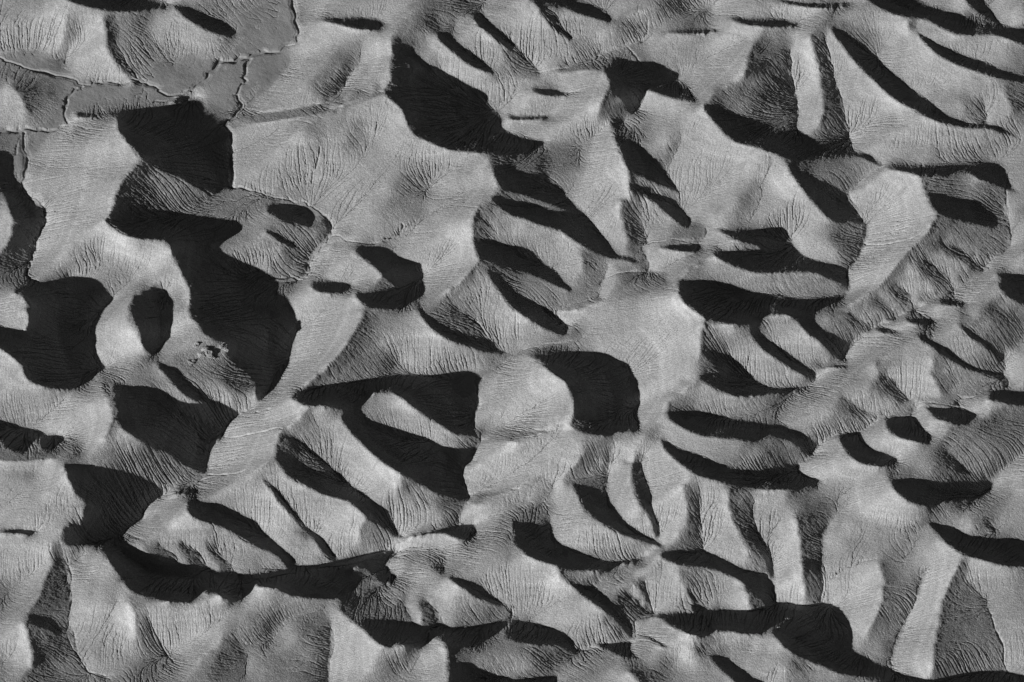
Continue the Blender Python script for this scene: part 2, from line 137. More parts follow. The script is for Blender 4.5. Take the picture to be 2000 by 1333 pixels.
TONES = {
"00":"150: 100,150 60,250; 175: 400,250 350,350; 185: 480,180; 120: 540,150 560,300 520,350; 175: 720,200 680,400 600,450; 185:770,200 800,280; 70: 840,160 860,300 900,400 960,500; 85: 1000,540; 130: 950,150 1000,350; 100: 1080,200 1120,330 1160,440; 150: 1250,150 1250,300; 160: 1450,300 1600,380; 150: 1400,430; 115: 100,420 300,480 450,500; 115: 200,560 350,620; 115: 700,750 900,700 1000,780; 115: 1300,550 1450,600; 115: 1650,700; 115: 1850,600; 115: 1450,680; 80: 150,650 230,670 280,720; 110: 350,780; 110: 100,600; 175: 50,750; 160: 100,850 150,950; 120: 300,900; 175: 700,1000 900,950; 175: 800,1150 400,1200; 190: 950,1150; 150: 300,1150 500,1050; 185: 1000,1250; 110: 1750,930; 110: 1600,30 1700,60; 125: 1850,150",
"01":"115: 100,100 150,200; 150: 500,80 900,60 1150,60; 165: 500,200 750,280; 185: 900,320 980,450 970,550; 150: 700,350 500,450 300,550; 120: 650,450 620,550 580,650; 80: 700,520 680,600; 160: 200,700 400,750; 165: 700,780 800,650 900,700; 130: 850,720; 92: 50,920 300,890 500,840; 130: 700,850 600,1000; 110: 450,1000 480,1100; 105: 800,1000 750,1100; 165: 1050,850 1100,1050; 180:1130,930; 165: 250,1050; 165: 600,1180; 150: 1000,1000; 165: 1300,1180 1600,1230 1780,1260; 55: 1340,90 1400,220; 120: 1200,130 1150,250; 150:1300,300; 170: 1350,300 1500,450 1700,570; 145: 1380,450; 180: 1400,320; 110: 1450,150 1500,220; 160:1600,200 1750,350 1900,450; 175: 1680,150 1800,300; 50: 1600,30 1690,90; 150:1800,100 1950,200; 130: 1880,600 1990,650; 55: 1880,1240 1950,1280",
"02":"175: 100,80 180,200; 60: 240,100; 150: 400,130 600,250; 165: 700,270; 150: 250,350 450,420; 110: 500,370 600,400; 75: 10,400 100,480; 100: 50,550; 95: 850,200 950,220; 150: 800,80 1000,100; 70: 1250,30 1330,70; 100:1450,110; 165: 1600,40 1800,70; 160: 1100,320 1300,300; 170: 1600,280 1900,270; 150: 1200,400 1500,480; 130: 1150,220 1300,230; 115: 850,400 900,430; 95: 400,550 500,530 600,510; 165: 450,620 600,650; 175: 700,600 700,700; 160: 300,800 500,770; 175: 50,780; 130: 100,660; 160: 50,980 300,1000; 55: 800,800 850,870; 175: 1100,800 1300,850 1450,900; 165: 900,950; 150: 1150,1050 1200,1200; 70: 820,980 900,1080; 120: 1000,1050; 185: 750,1020 780,1150; 150: 600,1000; 165: 650,1200 830,1280; 110: 350,1150 450,1250; 140: 550,1100; 100: 60,1280; 175: 1500,950 1600,1080 1750,1180; 180: 1800,1250; 185: 1700,550 1800,450; 165: 1500,600 1650,650; 55: 1870,450 1950,550; 90: 1850,700 1900,650; 120: 1700,750 1800,830; 150: 1550,750",
"03":"165: 200,60; 150: 150,110 400,100; 175: 200,240 300,260; 150: 50,280; 110: 20,350; 160:300,350; 175: 280,600 330,700 300,850; 185: 370,650 390,800; 65: 430,600 480,750 540,900 580,1050; 100: 400,400; 90: 100,450 150,550; 50: 100,700 180,850; 90: 50,850 150,950; 160: 480,300; 170: 550,400 700,600 850,800; 185: 650,500 800,650 950,800 1100,900; 150: 600,800; 165: 700,950 900,920; 165: 700,1100 900,1050; 150: 1000,1100 1200,1200; 130: 1060,1130; 160: 1400,1100 1600,1080; 120: 1700,1150 1500,1200; 150: 1900,1150; 140: 600,120 700,180; 100: 600,200 750,330; 170: 900,200 1000,300 1100,350; 185: 1050,200 1130,300 1250,420; 70: 1120,210; 150: 1200,200; 160: 950,450 1100,500 1200,700; 165: 1400,600 1600,700 1700,650; 150: 1300,750 1500,850; 110: 1550,800 1650,900; 75: 1900,750 1950,850; 160: 1800,900; 165: 1350,290 1600,350 1800,400; 130: 1950,450; 165: 1500,60; 170:1850,80 1900,150; 120: 1620,110",
"10":"165: 250,100 600,150; 175: 700,250 800,150 860,200; 195: 850,250; 160: 450,300 400,500; 150: 350,200; 60: 900,220 920,270; 70: 980,150 1050,250; 75: 1150,170 1250,300; 125: 1200,80 1350,230; 100: 1550,220 1700,270 1900,280; 175: 900,470; 195: 850,580 1000,630 1200,680; 150: 1100,600; 140: 600,700 950,750; 165: 1250,800 1350,780; 130: 900,900 1000,850; 160: 300,750 600,560; 130: 1390,950 1420,1100; 170: 1440,1000; 165: 1420,1240; 165: 100,1000 60,1100 150,1200; 55: 100,720 150,600 200,520; 100: 50,850 150,820; 170: 30,400 30,500; 130: 1800,600 1950,680; 160: 950,1080 850,1200; 190: 950,1150 990,1280; 120: 1020,1130 1050,1230; 150: 800,1250",
"11":"150: 50,60 150,100; 130: 200,80 300,150; 165: 600,170 700,250; 150: 900,100; 165: 850,330 700,400; 120: 1150,60 1250,150 1180,200; 110:1250,320; 165: 1000,150; 140: 700,480; 170: 1400,100 1700,100; 185:1830,80; 140: 1500,250; 180: 1450,400 1600,500 1680,600; 160:1200,560 1300,500; 160: 1400,650 1450,850; 200:1660,390 1700,290; 85: 1720,400 1740,480; 110: 1800,350; 140: 1900,350 1880,450; 175: 1700,700 1560,880; 110: 1680,850 1620,950; 130: 1720,820; 150: 1780,1000 1900,1100; 60: 1850,780 1950,870; 65: 1650,1100 1750,1250; 100:1500,1000 1450,1050; 130: 1000,1150 1100,1200; 80: 850,1200 800,1280; 110: 900,1120; 160: 600,1050 500,1200 400,1150; 190: 800,1150 740,1250; 180: 400,990; 165: 600,700 700,750 850,850; 185: 940,830; 70: 980,880; 100: 900,920; 110: 300,450 450,500; 75: 250,630 370,700; 130: 100,560 150,650; 120: 330,800; 150: 20,500; 130: 600,580; 75: 250,900; 110: 30,200 100,250",
"12":"130: 350,50; 170: 600,100 700,50 850,100; 190: 850,30; 160: 550,250; 165: 700,300 800,200; 170: 700,400 800,450; 65: 900,330 950,480; 50: 970,560; 110: 960,250; 150: 1100,400 1200,420; 165: 1050,250; 150: 850,630; 100: 1000,620; 120: 1000,100 1200,180; 160: 1350,100 1500,300; 165: 1650,100 1700,250; 110: 1820,250; 160: 1950,350; 165: 1450,350 1600,400; 100: 1430,450 1450,520; 170: 1600,520 1700,560; 160: 1150,680 1300,720 1400,680; 150: 1450,760; 185: 1500,700; 100: 1400,800 1480,750; 140: 1600,780 1800,850 1950,900; 90: 900,830 1100,830; 190: 1100,950 900,1020; 180: 450,1180 600,1120; 180: 1250,930; 150: 1000,1100 700,1250; 170: 1200,1100 1350,1200 1200,1300; 190: 1270,960 1400,1200; 130: 1520,1250; 165: 1700,1250; 150: 1250,850; 130: 600,1060; 150: 150,450 250,550; 165: 400,550 450,650; 140: 350,720; 75: 600,750; 100: 650,850; 110: 300,950 100,880; 130: 400,1020; 90: 60,900; 165: 50,430; 150: 100,1200 200,1290; 100:500,1270; 130: 850,750 950,770; 120: 100,215 250,270",
"13":"180: 50,100 150,150 250,200; 165: 100,300; 175: 300,350 350,420; 165: 400,600 500,650; 55: 550,520; 80: 620,580 650,500; 75: 700,650; 100: 450,50 600,110; 160: 750,100 850,80; 180: 900,200 1050,150 1100,300 1000,400; 190: 1190,150 1240,300; 165: 800,480 1000,500; 165: 850,620 800,750; 190: 1100,550 950,750; 170: 700,850 850,850; 100: 1290,100 1400,80; 120: 1500,120 1650,200; 150: 1600,80; 90: 1300,420 1280,480; 110: 1500,480 1700,500; 60: 1450,600 1600,670; 85: 1350,520; 150: 1350,680 1550,750; 65: 1250,720 1350,850; 90: 1150,620; 150: 1100,750 1150,880; 60: 1000,900 1100,980; 150: 1250,920; 120:1000,1050; 85: 850,960; 150: 750,1030; 70: 920,1090; 150: 600,1100; 90: 500,1120 650,1150; 130: 850,1120; 60: 700,1200; 130: 450,1150; 165: 100,1200 200,1280; 140: 100,880 300,900 500,930; 160: 1800,730 1900,700; 150:1950,400 1900,550; 130: 1950,330; 100: 1830,800; 165: 1500,950 1650,950; 165: 1300,1080; 150: 1600,1100; 185: 1460,1130; 110: 1520,1130 1600,1200; 70: 1750,1080 1850,1180; 130: 1700,1200; 140: 1850,1050; 165: 1000,1290 1100,1250; 150: 900,1200",
"20":"170: 50,200 100,300; 175: 60,180; 150: 100,450 300,450; 170: 500,500 700,480; 190: 820,480 840,600 800,700; 165: 300,600 600,680; 120: 870,330; 160: 850,100 900,50; 185: 1050,50; 150: 1000,180; 110: 1100,280 1200,330; 140: 1250,280; 150: 1320,60 1500,40; 110: 1400,150 1600,300; 140: 1700,380 1750,450; 50: 1800,280 1900,400; 100: 1850,450; 120: 880,600 950,700; 140: 700,850; 100: 900,900 1100,950; 75: 1130,900; 130: 1000,850; 100: 1350,950 1500,1020; 110: 1250,1000 1300,1100; 80: 600,860; 110: 550,800; 175: 380,950 440,1000; 140: 100,1050; 110: 230,1050; 165: 400,1150 520,1150; 180: 480,1050; 80: 100,900 300,890; 165: 1850,650 1950,600; 180: 1900,770; 165: 1750,950 1850,900; 190:1950,720; 130: 1600,1120 1700,1080; 130: 1650,1200 1850,1150; 165: 1200,1260 1350,1260; 190: 1400,1270",
"21":"175: 500,100 350,200; 160: 250,300 100,450; 185: 650,60 500,230; 70: 750,100 650,200; 100: 850,200 600,300; 60: 1050,180; 150: 1150,100 1300,200; 140: 1500,150 1700,180; 110: 1850,180; 160: 1850,350 1900,450 1800,550; 165:1900,600; 130: 1900,760; 160: 1850,850 1750,950; 165: 1800,1050; 165: 1000,440; 140: 900,520; 150: 1050,580 1250,680; 180: 1100,450 1180,530; 165: 1400,730; 100: 1650,760; 130: 1500,800; 180: 150,550 250,500; 190: 320,600; 110: 400,600; 130: 350,680; 165: 480,560 580,600; 170: 620,700 750,850 850,950; 150: 550,800; 190: 1000,1000 1080,1070; 165: 700,1000; 185: 150,750 120,850; 165: 50,800; 90: 200,750 250,820; 50: 300,760 400,850; 130: 100,1000; 150: 350,1150 450,1230; 165: 50,1200; 120: 1250,1180 1350,1250; 75: 1180,1120; 55: 1500,1270; 165: 1000,1200",
"22":"150: 100,30; 165: 700,50; 185: 1200,200 1350,150; 190: 1440,100; 165: 1100,150 1050,350; 165: 1150,480; 180: 1080,550; 70: 1490,60; 110: 1560,40; 165: 1800,80 1900,200; 75: 1520,220; 140: 1350,330 1500,380; 90: 1240,490 1300,430; 130: 1500,500 1700,550 1900,580; 175: 1180,430; 150: 1250,680 1500,800 1700,850; 130: 1900,880; 180: 200,300 350,350; 165: 100,450 300,550; 190: 430,480; 85: 100,740 250,720; 165: 150,850 400,750; 175: 500,850; 110: 620,820; 75: 600,920; 140: 700,950; 165: 850,850; 175: 850,1100 800,1150; 100: 900,950; 55: 970,1040; 165: 1050,900 1150,900; 175: 1200,1000 1150,1150 1350,1080; 90: 1100,730; 150: 1500,1150; 65: 1400,1250; 165: 1600,1250; 110: 1780,1240; 160: 1950,1230; 80: 100,1130 250,1090; 175: 350,1130 400,1250; 150: 150,1250; 90: 180,1300; 160: 100,1050; 60: 450,1060",
"23":"150: 150,60; 140: 100,200 250,280; 165: 300,40 450,150; 165: 750,50 650,100; 185: 900,60; 150: 420,260; 170: 800,200 830,250; 80: 870,170; 50: 970,300 1000,370; 90: 1050,420; 160: 1100,150 1150,300; 100: 1300,250; 75: 1400,380; 165: 1200,420 1320,400; 140: 950,480; 150: 850,500; 80: 620,480; 130: 520,450; 140: 200,420 300,550; 110: 550,600; 120: 1600,300 1450,180; 150: 1450,80; 100: 1750,130; 80: 1780,180; 165: 1900,200 1950,300; 80: 1900,30; 165: 450,850; 175: 800,730 900,800; 180: 1100,820 1000,880; 140: 1150,950 1250,1000; 60: 1350,870 1450,950; 100: 1400,780; 60: 1700,650 1780,590; 100: 1500,700; 120: 1600,850 1700,950; 160: 1700,540; 165: 1350,690; 90: 1900,600 1950,750; 165: 1800,1080 1900,1000; 140: 1850,1180; 165: 1950,1150; 175: 350,1000 500,1030; 165: 100,1220; 90: 220,1220 300,1260; 140: 500,1150; 165: 600,1200; 185: 880,1080 920,1150; 85: 960,1060; 110: 1100,1030; 175: 700,1280 1000,1290; 120: 1700,1280; 60: 50,890 0,880",
"30":"160: 150,50 100,90; 165: 150,250 100,400; 180: 370,400 300,550 250,700; 88: 430,450 380,600; 78: 450,750; 150: 540,350 620,480; 165: 800,480 650,330; 150: 700,650 800,750; 110: 870,690; 190: 1000,740; 160: 850,950; 95: 1090,850 1150,1000; 150: 1300,800; 120: 1250,730 1600,730; 170: 1500,900 1700,1000; 140: 1350,950; 100: 1850,1080; 110:1750,1020; 165: 150,900 100,1000; 195: 200,1150; 85: 240,950 290,1050; 105: 350,1000; 115: 400,1150 500,1200; 75: 250,1250 400,1250; 130: 750,1100 950,1200; 150: 700,950; 165: 1500,1160; 80: 1700,1270; 130: 1600,1180; 150: 1200,150 1300,130; 180: 1370,80 1300,120; 80: 1350,330; 110: 1250,280; 70: 1550,330; 150: 1700,300; 90: 1780,420; 130: 1900,350",
"31":"170: 100,100 200,250; 150: 330,250; 75: 400,160; 130: 50,350; 170: 600,150 700,100; 180: 650,50; 90: 900,150 1000,230; 100: 850,200; 160: 700,280; 140: 1250,80 1400,60; 100: 1500,40; 165: 1400,200 1300,220; 130: 1100,300 1250,330; 170: 1100,400; 190: 1270,460; 110: 900,450; 165: 1800,220; 195: 1530,300; 150: 1700,280 1800,400; 165: 1600,350; 140: 1500,430; 60: 1430,450; 160: 1400,500 1450,620; 190: 1430,640 1500,600; 130: 1600,750 1750,750; 100: 1850,780; 85: 800,700 900,780; 65: 750,740; 130: 1080,680 1000,600; 165: 1200,720; 80: 1320,830; 150: 1250,800; 60: 1380,760; 165: 50,650; 140: 300,700 500,750; 120: 500,850; 175: 250,970; 160: 650,900 620,1050; 165: 750,1000 800,1150; 185: 780,1050 850,1200; 110: 1050,1180 1080,1280; 165: 1300,1150 1450,1120; 55: 1520,1120; 90: 1580,1150; 120: 1750,1150 1900,1200; 100: 1650,1090; 110: 100,1130 250,1150; 90: 520,1150; 130: 400,1150; 150: 1450,1000",
"32":"165: 350,100 500,150; 180: 450,80; 150: 650,250 900,280; 100: 100,50 200,60; 160: 1000,80; 175: 1250,150 1200,200; 165: 1350,50; 70: 1420,150; 170: 1550,150 1650,80 1650,250; 60: 1800,150 1870,250; 165: 1800,350; 165: 100,400 200,480 100,600; 150: 50,700; 180: 300,550 400,620; 60: 420,520; 110: 550,530; 150: 700,560 800,600; 165: 950,480; 100: 950,540; 55: 1000,680; 160: 1100,550 1150,700; 165: 1250,480; 110: 1330,530; 100: 1400,560; 140: 1550,600; 165: 1700,600 1780,600; 185: 1810,650; 80: 1880,700; 165: 300,800 600,850 650,800; 100: 750,850; 80: 850,920; 140: 700,950; 110: 580,960; 160: 1100,870; 130: 1200,960; 120: 1050,1080; 140: 1300,1000; 110: 700,1150 600,1250; 185: 1350,1100; 170: 1400,1200; 90: 1200,1180; 130: 1100,1150; 60: 1480,1080; 110: 1600,1090; 150: 1750,1080 1900,1150; 165: 1900,1000; 75: 200,1100 300,1180; 100: 100,1080; 140: 80,1200; 170: 900,1290; 65: 1020,1290; 140: 1300,1300",
"33":"175: 100,100 150,300 100,600; 190: 220,250; 65: 290,100 330,300; 75: 320,550; 150: 500,150 600,100; 130: 700,80; 165: 550,300; 150: 780,250; 165: 1000,100; 120: 950,330 1030,320; 175: 700,480; 165: 500,500; 150: 600,550; 185: 850,580; 80: 920,600; 95: 950,700 900,900; 165: 700,700 780,830; 110: 1050,550 1050,800; 140: 850,1100; 165: 1200,300; 175: 1300,450 1200,700 1100,900 1150,1150; 190: 1420,430 1320,750 1290,1000; 90: 1380,700 1420,620; 80: 1500,520; 95: 1450,800 1400,1000 1500,1100; 110: 1650,700 1650,1000; 165: 1600,400 1800,480; 150: 1780,750 1850,900; 120: 1780,1100; 140: 1900,1150; 130: 1400,80; 165: 1550,100; 70: 1700,80; 140: 1850,60; 165: 1050,30; 165: 50,1050; 80: 230,1200; 150: 400,1250; 165:100,1250",
}
# valley / channel lines, full-image px, with height (px units) at start,end
VALLEYS = [
 (0,0,"0,113 40,130 100,143 145,157 165,165 230,158 300,163 320,178 360,180 395,160 410,140 430,122 470,115 500,105 550,95 580,80 585,60 575,30 570,0"),
 (0,0,"160,168 145,180 128,205 130,235 120,250 60,255 0,258"),
 (0,2,"487,115 475,160 462,190 470,215 440,240 450,260 452,330 452,365"),
 (0,5,"45,262 52,325 48,345 55,385 80,395 90,425 85,440 70,480 68,500 55,525 60,540 72,550"),
 (2,0,"452,365 500,375 560,392 600,400 640,430 648,455 640,470 610,510 600,540 560,545 530,545"),
 (0,35,"650,460 690,472 740,475 800,440 830,420 870,395 900,388"),
 (4,0,"495,800 465,808 437,840 410,870 404,925 350,960 320,970 280,990 277,1015 240,1040 205,1055"),
 (0,4,"205,1055 330,1130 480,1140 600,1115 700,1100 775,1070 790,1055"),
 (0,4,"755,1105 780,1070 790,1055 870,1035 895,1025 905,1010 915,975 910,960 905,915 925,890 940,850 925,830 935,790 930,760 935,740 1000,700 1020,685"),
 (4,25,"1020,685 1130,665 1125,640 1090,605 1165,580 1180,545 1200,535 1265,530 1255,480 1300,470 1370,470 1380,445"),
 (10,10,"1000,165 1020,160 1045,140 1080,138 1160,118 1170,100 1195,95 1230,85 1260,70 1265,45"),
 (10,20,"1225,90 1245,115 1260,150"),
 (25,15,"1725,325 1690,350 1660,380 1685,420 1692,460 1685,500 1660,520 1655,550 1660,570"),
 (25,15,"1970,340 1965,400 1975,470 1965,490 1925,505 1930,525 1905,545 1865,565 1860,580 1800,595 1790,605 1755,615 1705,640 1670,660 1650,680 1650,710 1600,720 1590,745"),
 (25,15,"1970,690 1960,715 1970,750 1940,765 1875,780 1870,795 1790,790 1785,810 1705,825 1690,840 1600,860 1590,890 1555,905 1560,925"),
 (0,8,"1000,1205 1000,1190"),
 (0,6,"1130,1270 1235,1255 1240,1215 1280,1200"),
 (8,8,"1605,1140 1602,1175 1520,1180"),
 (0,0,"300,200 360,195"),(0,0,"40,270 30,300"),
 (4,0,"140,1220 155,1280 170,1310 215,1325"),
]
FLATS=[[(-240,100),(0,100),(25,95),(60,115),(122,124),(170,150),(205,153),(265,155),(310,130),(350,127),(430,115),(470,80),(510,40),(540,0),(545,-40),(600,-40),(575,0),(582,40),(585,75),(560,95),(590,110),(560,145),(500,175),(470,195),(450,240),(440,250),(420,230),(405,205),(395,187),(355,185),(335,200),(300,212),(240,220),(160,215),(140,230),(120,250),(60,258),(0,262),(-240,262),(-240,250),(0,250),(60,245),(100,235),(115,200),(100,165),(70,145),(0,135),(-240,135)],
 [(5,262),(45,262),(50,330),(40,345),(28,300),(20,280)],]

SHEET_ROW = [0, 333, 666, 1000]
def sheet_points(s):
    out = []; org = (0, 0)
    for tok in s.split():
        if tok.endswith(':'): org = (500*int(tok[1]), SHEET_ROW[int(tok[0])])
        else:
            x, y = tok.split(','); out.append((org[0]+float(x)/4, org[1]+float(y)/4))
    return out
def shadow_outlines(): return [sheet_points(l) for l in SHADOWS.strip().splitlines()]
def brightness_strokes():
    out = []
    for k, s in TONES.items():
        for st in s.split(';'):
            if st.strip():
                t, c = st.split(':'); r = 9.
                if '/' in t: t, r = t.split('/')
                out.append((float(t), float(r), sheet_points(k+': '+c)))
    return out
def valley_lines():
    return [(a, b, .006, [tuple(map(float, q.split(','))) for q in s.split()]) for a, b, s in VALLEYS]
TONEG = 2.5
# crests and gullies: brightness on the left and on the right of the line, then the line
CREASES = """
175 75 00: 800,170 815,260 840,360 880,460 960,560 1050,600
70 130 00: 900,360 960,460 1020,540 1080,620
178 115 00: 510,160 500,250 505,330
115 165 00: 560,330 520,430
172 85 00: 100,690 160,750 200,860
85 160 01: 740,560 680,680 620,760 560,820
188 60 01: 1060,330 1060,450 1055,560 1040,640
90 150 01: 0,890 150,875 300,862 450,845 620,830
150 95 01: 0,965 100,955 250,925 400,890 600,845 800,790 950,740
188 75 03: 330,300 360,420 400,560 420,700 430,850 410,950
60 165 03: 450,300 480,480 530,650 590,850 610,950 630,1050 660,1160
55 170 03: 170,400 180,600 220,740 240,900 230,1000
180 75 02: 1880,350 1850,420 1830,520 1800,620 1650,680 1550,720
160 80 03: 1850,720 1900,850
95 165 03: 1690,820 1710,950
170 65 02: 180,30 230,110 280,180
75 165 02: 0,330 60,390 150,480 210,550
168 95 02: 400,560 550,545 700,550
188 60 02: 770,980 800,1080 840,1200
178 60 02: 750,690 690,800 680,870
125 160 02: 1320,1080 1280,1180 1240,1260
178 65 00: 1050,1310 10: 950,80 920,160 890,250 860,330
172 55 10: 100,420 80,520 40,600 0,640
65 165 10: 270,260 350,300 360,380 320,470 270,560 265,640 225,740
188 110 10: 1000,1050 980,1130 1000,1200 1060,1280 20: 1100,30
185 88 11: 1720,290 1690,350 1680,430 1690,520 1700,600
178 95 11: 1720,720 1640,810 1580,870 1500,940
182 72 11: 830,1110 790,1190 740,1290 21: 700,30 620,110 520,220 420,320
60 120 11: 1560,1060 1680,1180 1780,1290
75 155 11: 560,400 590,440 570,520 480,600 430,680 400,780 370,820
188 70 12: 900,20 910,120 930,200
172 75 12: 860,240 855,350 870,450 900,530
80 150 12: 1000,400 1040,500
160 85 12: 540,680 550,760
105 160 12: 740,770 710,880 680,980
185 95 12: 340,1120 500,1090 620,1060 750,1025 950,965 1200,900
175 105 12: 1480,690 1400,760 1320,840
188 85 12: 1490,1200 1470,1290 22: 1470,40 1470,100
90 165 12: 1050,540 1035,620 1060,720 1080,780
190 95 13: 1200,100 1215,180 1250,260 1310,340
182 95 13: 1310,370 1270,450 1230,510 1150,570 1080,650 1000,730 940,820 880,890 800,960 700,1010 560,1060
70 165 13: 630,210 700,310 760,420 770,500 740,600 710,680 650,760
75 165 13: 630,800 640,900
100 160 13: 1840,290 1880,400 1900,500 1890,590 1840,650 1700,690 1700,740
70 140 13: 1250,720 1400,850 1450,920
65 130 13: 1380,560 1500,650 1680,760
65 140 13: 1000,900 1100,1000 1160,1090
65 130 13: 620,1090 720,1170 800,1220
70 125 13: 850,960 940,1080 1010,1140
190 100 20: 800,380 850,480 870,560 855,660 820,740
165 85 20: 0,935 100,945 250,935 400,930
185 105 21: 380,560 320,620 250,680
188 85 21: 200,690 150,800 150,880
170 120 21: 130,900 60,970 0,1010
50 140 21: 240,720 340,830 480,930 600,1010
60 165 21: 1770,760 1715,830 1690,940 1610,1000 1640,1100 1670,1210 1630,1300 31: 1600,20 1570,100
165 130 21: 1780,790 1900,775 2000,765
95 160 21: 1680,1220 1850,1190 2000,1160
85 165 22: 0,740 100,735 250,705 350,680
75 165 22: 0,1150 150,1110 300,1085
170 70 22: 550,900 480,990 410,1050
85 170 22: 780,850 760,950 740,1100 750,1200
180 60 22: 950,920 930,1050 950,1180 1000,1290
55 168 22: 1000,950 1040,1060 1080,1180 1095,1300
172 85 22: 1340,1160 1370,1280 32: 1370,80
70 170 22: 1460,1200 1470,1300 32: 1470,120 1490,290
172 75 22: 1690,1200 1700,1320 32: 1720,60 1790,200 1850,300
75 160 22: 1880,1250 32: 1890,60 1950,220 1990,320
175 105 22: 1420,330 1350,400 1220,480 1200,560
180 130 23: 1020,50 900,110 830,180
55 160 23: 930,280 1000,380 1100,450 1150,510
80 110 23: 1300,230 1400,370 1490,460
165 95 23: 1290,150 1300,250 1350,350
75 140 23: 600,440 700,520 830,580
60 120 23: 1420,880 1500,960 1580,1050
60 165 23: 1850,100 1840,180 1880,340
180 70 33: 220,60 240,200 260,320 260,420 280,560 290,640
65 158 33: 470,100 430,200 420,300 440,480 430,560 405,690
178 95 33: 870,430 910,560 890,680 850,800 790,930
105 175 33: 1200,560 1170,680 1100,800 1050,920 1000,1050 965,1180
190 85 33: 1490,400 1440,500 1390,600 1350,720 1320,830 1300,950 1290,1100 1280,1250
100 150 33: 1560,540 1700,680 1750,850 1830,1050 1860,1250
175 88 30: 400,290 400,430 340,540 310,650 230,760
88 160 30: 480,320 530,480 550,650 545,800 530,910
188 75 30: 190,890 210,960 240,1080 250,1200
110 150 30: 530,920 570,1060 640,1150 680,1240
185 110 30: 1000,720 1050,800 1060,950
95 155 30: 1160,830 1230,980 1320,1100
75 140 30: 1260,250 1350,350 1400,410
65 150 30: 1450,250 1550,350 1650,460
80 140 30: 1680,260 1780,400 1830,480
75 170 31: 580,900 600,1030 575,1170 575,1332
95 140 30: 1850,1000 1920,1100 1930,1250
170 80 31: 660,680 640,760 700,820 800,900
100 165 31: 1180,700 1190,760 1230,860
65 160 31: 1340,700 1400,780 1460,890
180 60 31: 1480,1070 1500,1170 1490,1240
165 95 31: 840,80 800,140 810,200
70 165 32: 300,90 310,170
178 70 32: 350,440 380,510 430,560
60 160 32: 920,630 1000,720 1080,790
60 160 32: 1040,560 1070,650 1110,790
165 100 32: 1310,500 1340,570
185 85 32: 1790,560 1830,640 1870,760
95 165 13: 1700,768 1620,848 1460,928 1440,988 1200,1048 1160,1088 1020,1128 820,1228 680,1308 23: 605,96
100 165 23: 1880,336 1760,396 1500,456 1480,516 1160,496 1140,576 820,636 760,696 400,776 360,896 240,956
90 162 23: 600,176 400,230 360,320
90 155 23: 2000,880 1900,950 1760,1050
172 65 32: 920,1260 960,1300 1000,1340
"""
def side_line(P, off):
    P = np.array(P, float); t = np.gradient(P, axis=0); t /= np.hypot(t[:, :1], t[:, 1:])+1e-9
    return P+off*np.stack([t[:, 1], -t[:, 0]], 1)
def crease_lines(): return [sheet_points(l.split(' ', 2)[2]) for l in CREASES.strip().splitlines()]
_spots = brightness_strokes
def brightness_strokes():
    out = _spots()
    for l in CREASES.strip().splitlines():
        a, b, rest = l.split(' ', 2); P = sheet_points(rest)
        out.append((float(a), 9., side_line(P, -9.))); out.append((float(b), 9., side_line(P, 9.)))
    return out

# small gullies that cut across the lit faces
GULLIES = """
20: 1750,760 1850,755 1920,742 21: 0,725 60,705 140,680 200,695
20: 1620,1045 1700,1058 1850,1030 1910,1010
20: 1430,1165 1520,1120 1600,1080 1680,1060
22: 0,762 150,745 250,715 330,690
22: 0,1155 150,1115 300,1085 400,1070
13: 760,580 850,578 950,570 1100,535 1200,490
21: 0,560 60,548 110,540
31: 1140,270 1250,268 1320,260
31: 1100,350 1160,335
33: 480,520 560,470 620,440 720,395 850,365
30: 520,330 560,480 555,650 550,800 525,910 570,1060 610,1110 670,1220 690,1260 820,1270
30: 1150,800 1200,910 1240,1000 1330,1130 1350,1180
31: 590,900 605,1050 575,1170 575,1330
03: 450,300 500,500 560,720 600,880 630,1050 670,1180
03: 170,400 185,600 220,740 240,900 225,1010
01: 940,960 930,1100 860,1230
01: 500,1160 460,1320
01: 750,560 700,650 640,760 560,820
11: 1140,420 1150,450 1100,500 1000,540
33: 1180,580 1150,700 1050,900 980,1050 965,1250
31: 1470,900 1430,790 1350,710
31: 1230,870 1190,790 1130,680
22: 790,870 770,1000 740,1150 745,1230
22: 1000,950 1040,1050 1080,1180 1100,1330
22: 1460,1250 32: 1465,0 1475,150 1490,300
22: 1890,1280 32: 1900,80 1960,240 2000,330
33: 430,300 415,440 430,560 410,700
32: 300,90 310,180
32: 1040,540 1070,640 1110,790
11: 1650,1140 1750,1230 1840,1330
13: 1230,700 1300,760 1400,850 1450,920
13: 1360,560 1500,650 1680,760
00: 900,320 960,420 1000,490 1080,610
00: 1100,320 1160,430 1195,480
00: 560,340 510,450 505,540
12: 1030,480 1060,560
33: 1700,650 1760,850 1830,1050 1860,1250
33: 1450,1000 1500,1100 1550,1250
30: 1480,260 1560,350 1650,450
"""
def gully_lines(): return [sheet_points(l) for l in GULLIES.strip().splitlines()]

# ------------------------------------------------------------------ relief from the image sheets
# Heights are recovered by photoclinometry: along the sun's azimuth a slope is known from how
# brightly it is lit, and every cast shadow gives the drop from its crest to its far edge.
SDEP, CDEP = math.sin(DEP), math.cos(DEP)
SHEAR = 0.30                                   # fall of the sun's track across the image sheet
_r = math.hypot(SDEP*math.cos(EL), SHEAR*math.cos(EL))
AZ = math.asin(math.sin(EL)*CDEP/_r) + math.atan2(SHEAR*math.cos(EL), SDEP*math.cos(EL))
K = math.tan(EL)/math.cos(AZ)                  # drop of the sun's rays per unit of image sheet
LD = (-math.cos(EL)*math.cos(AZ), -math.cos(EL)*math.sin(AZ), math.sin(EL))
U0, U1, V0, V1 = -240, 2240, -240, 1573

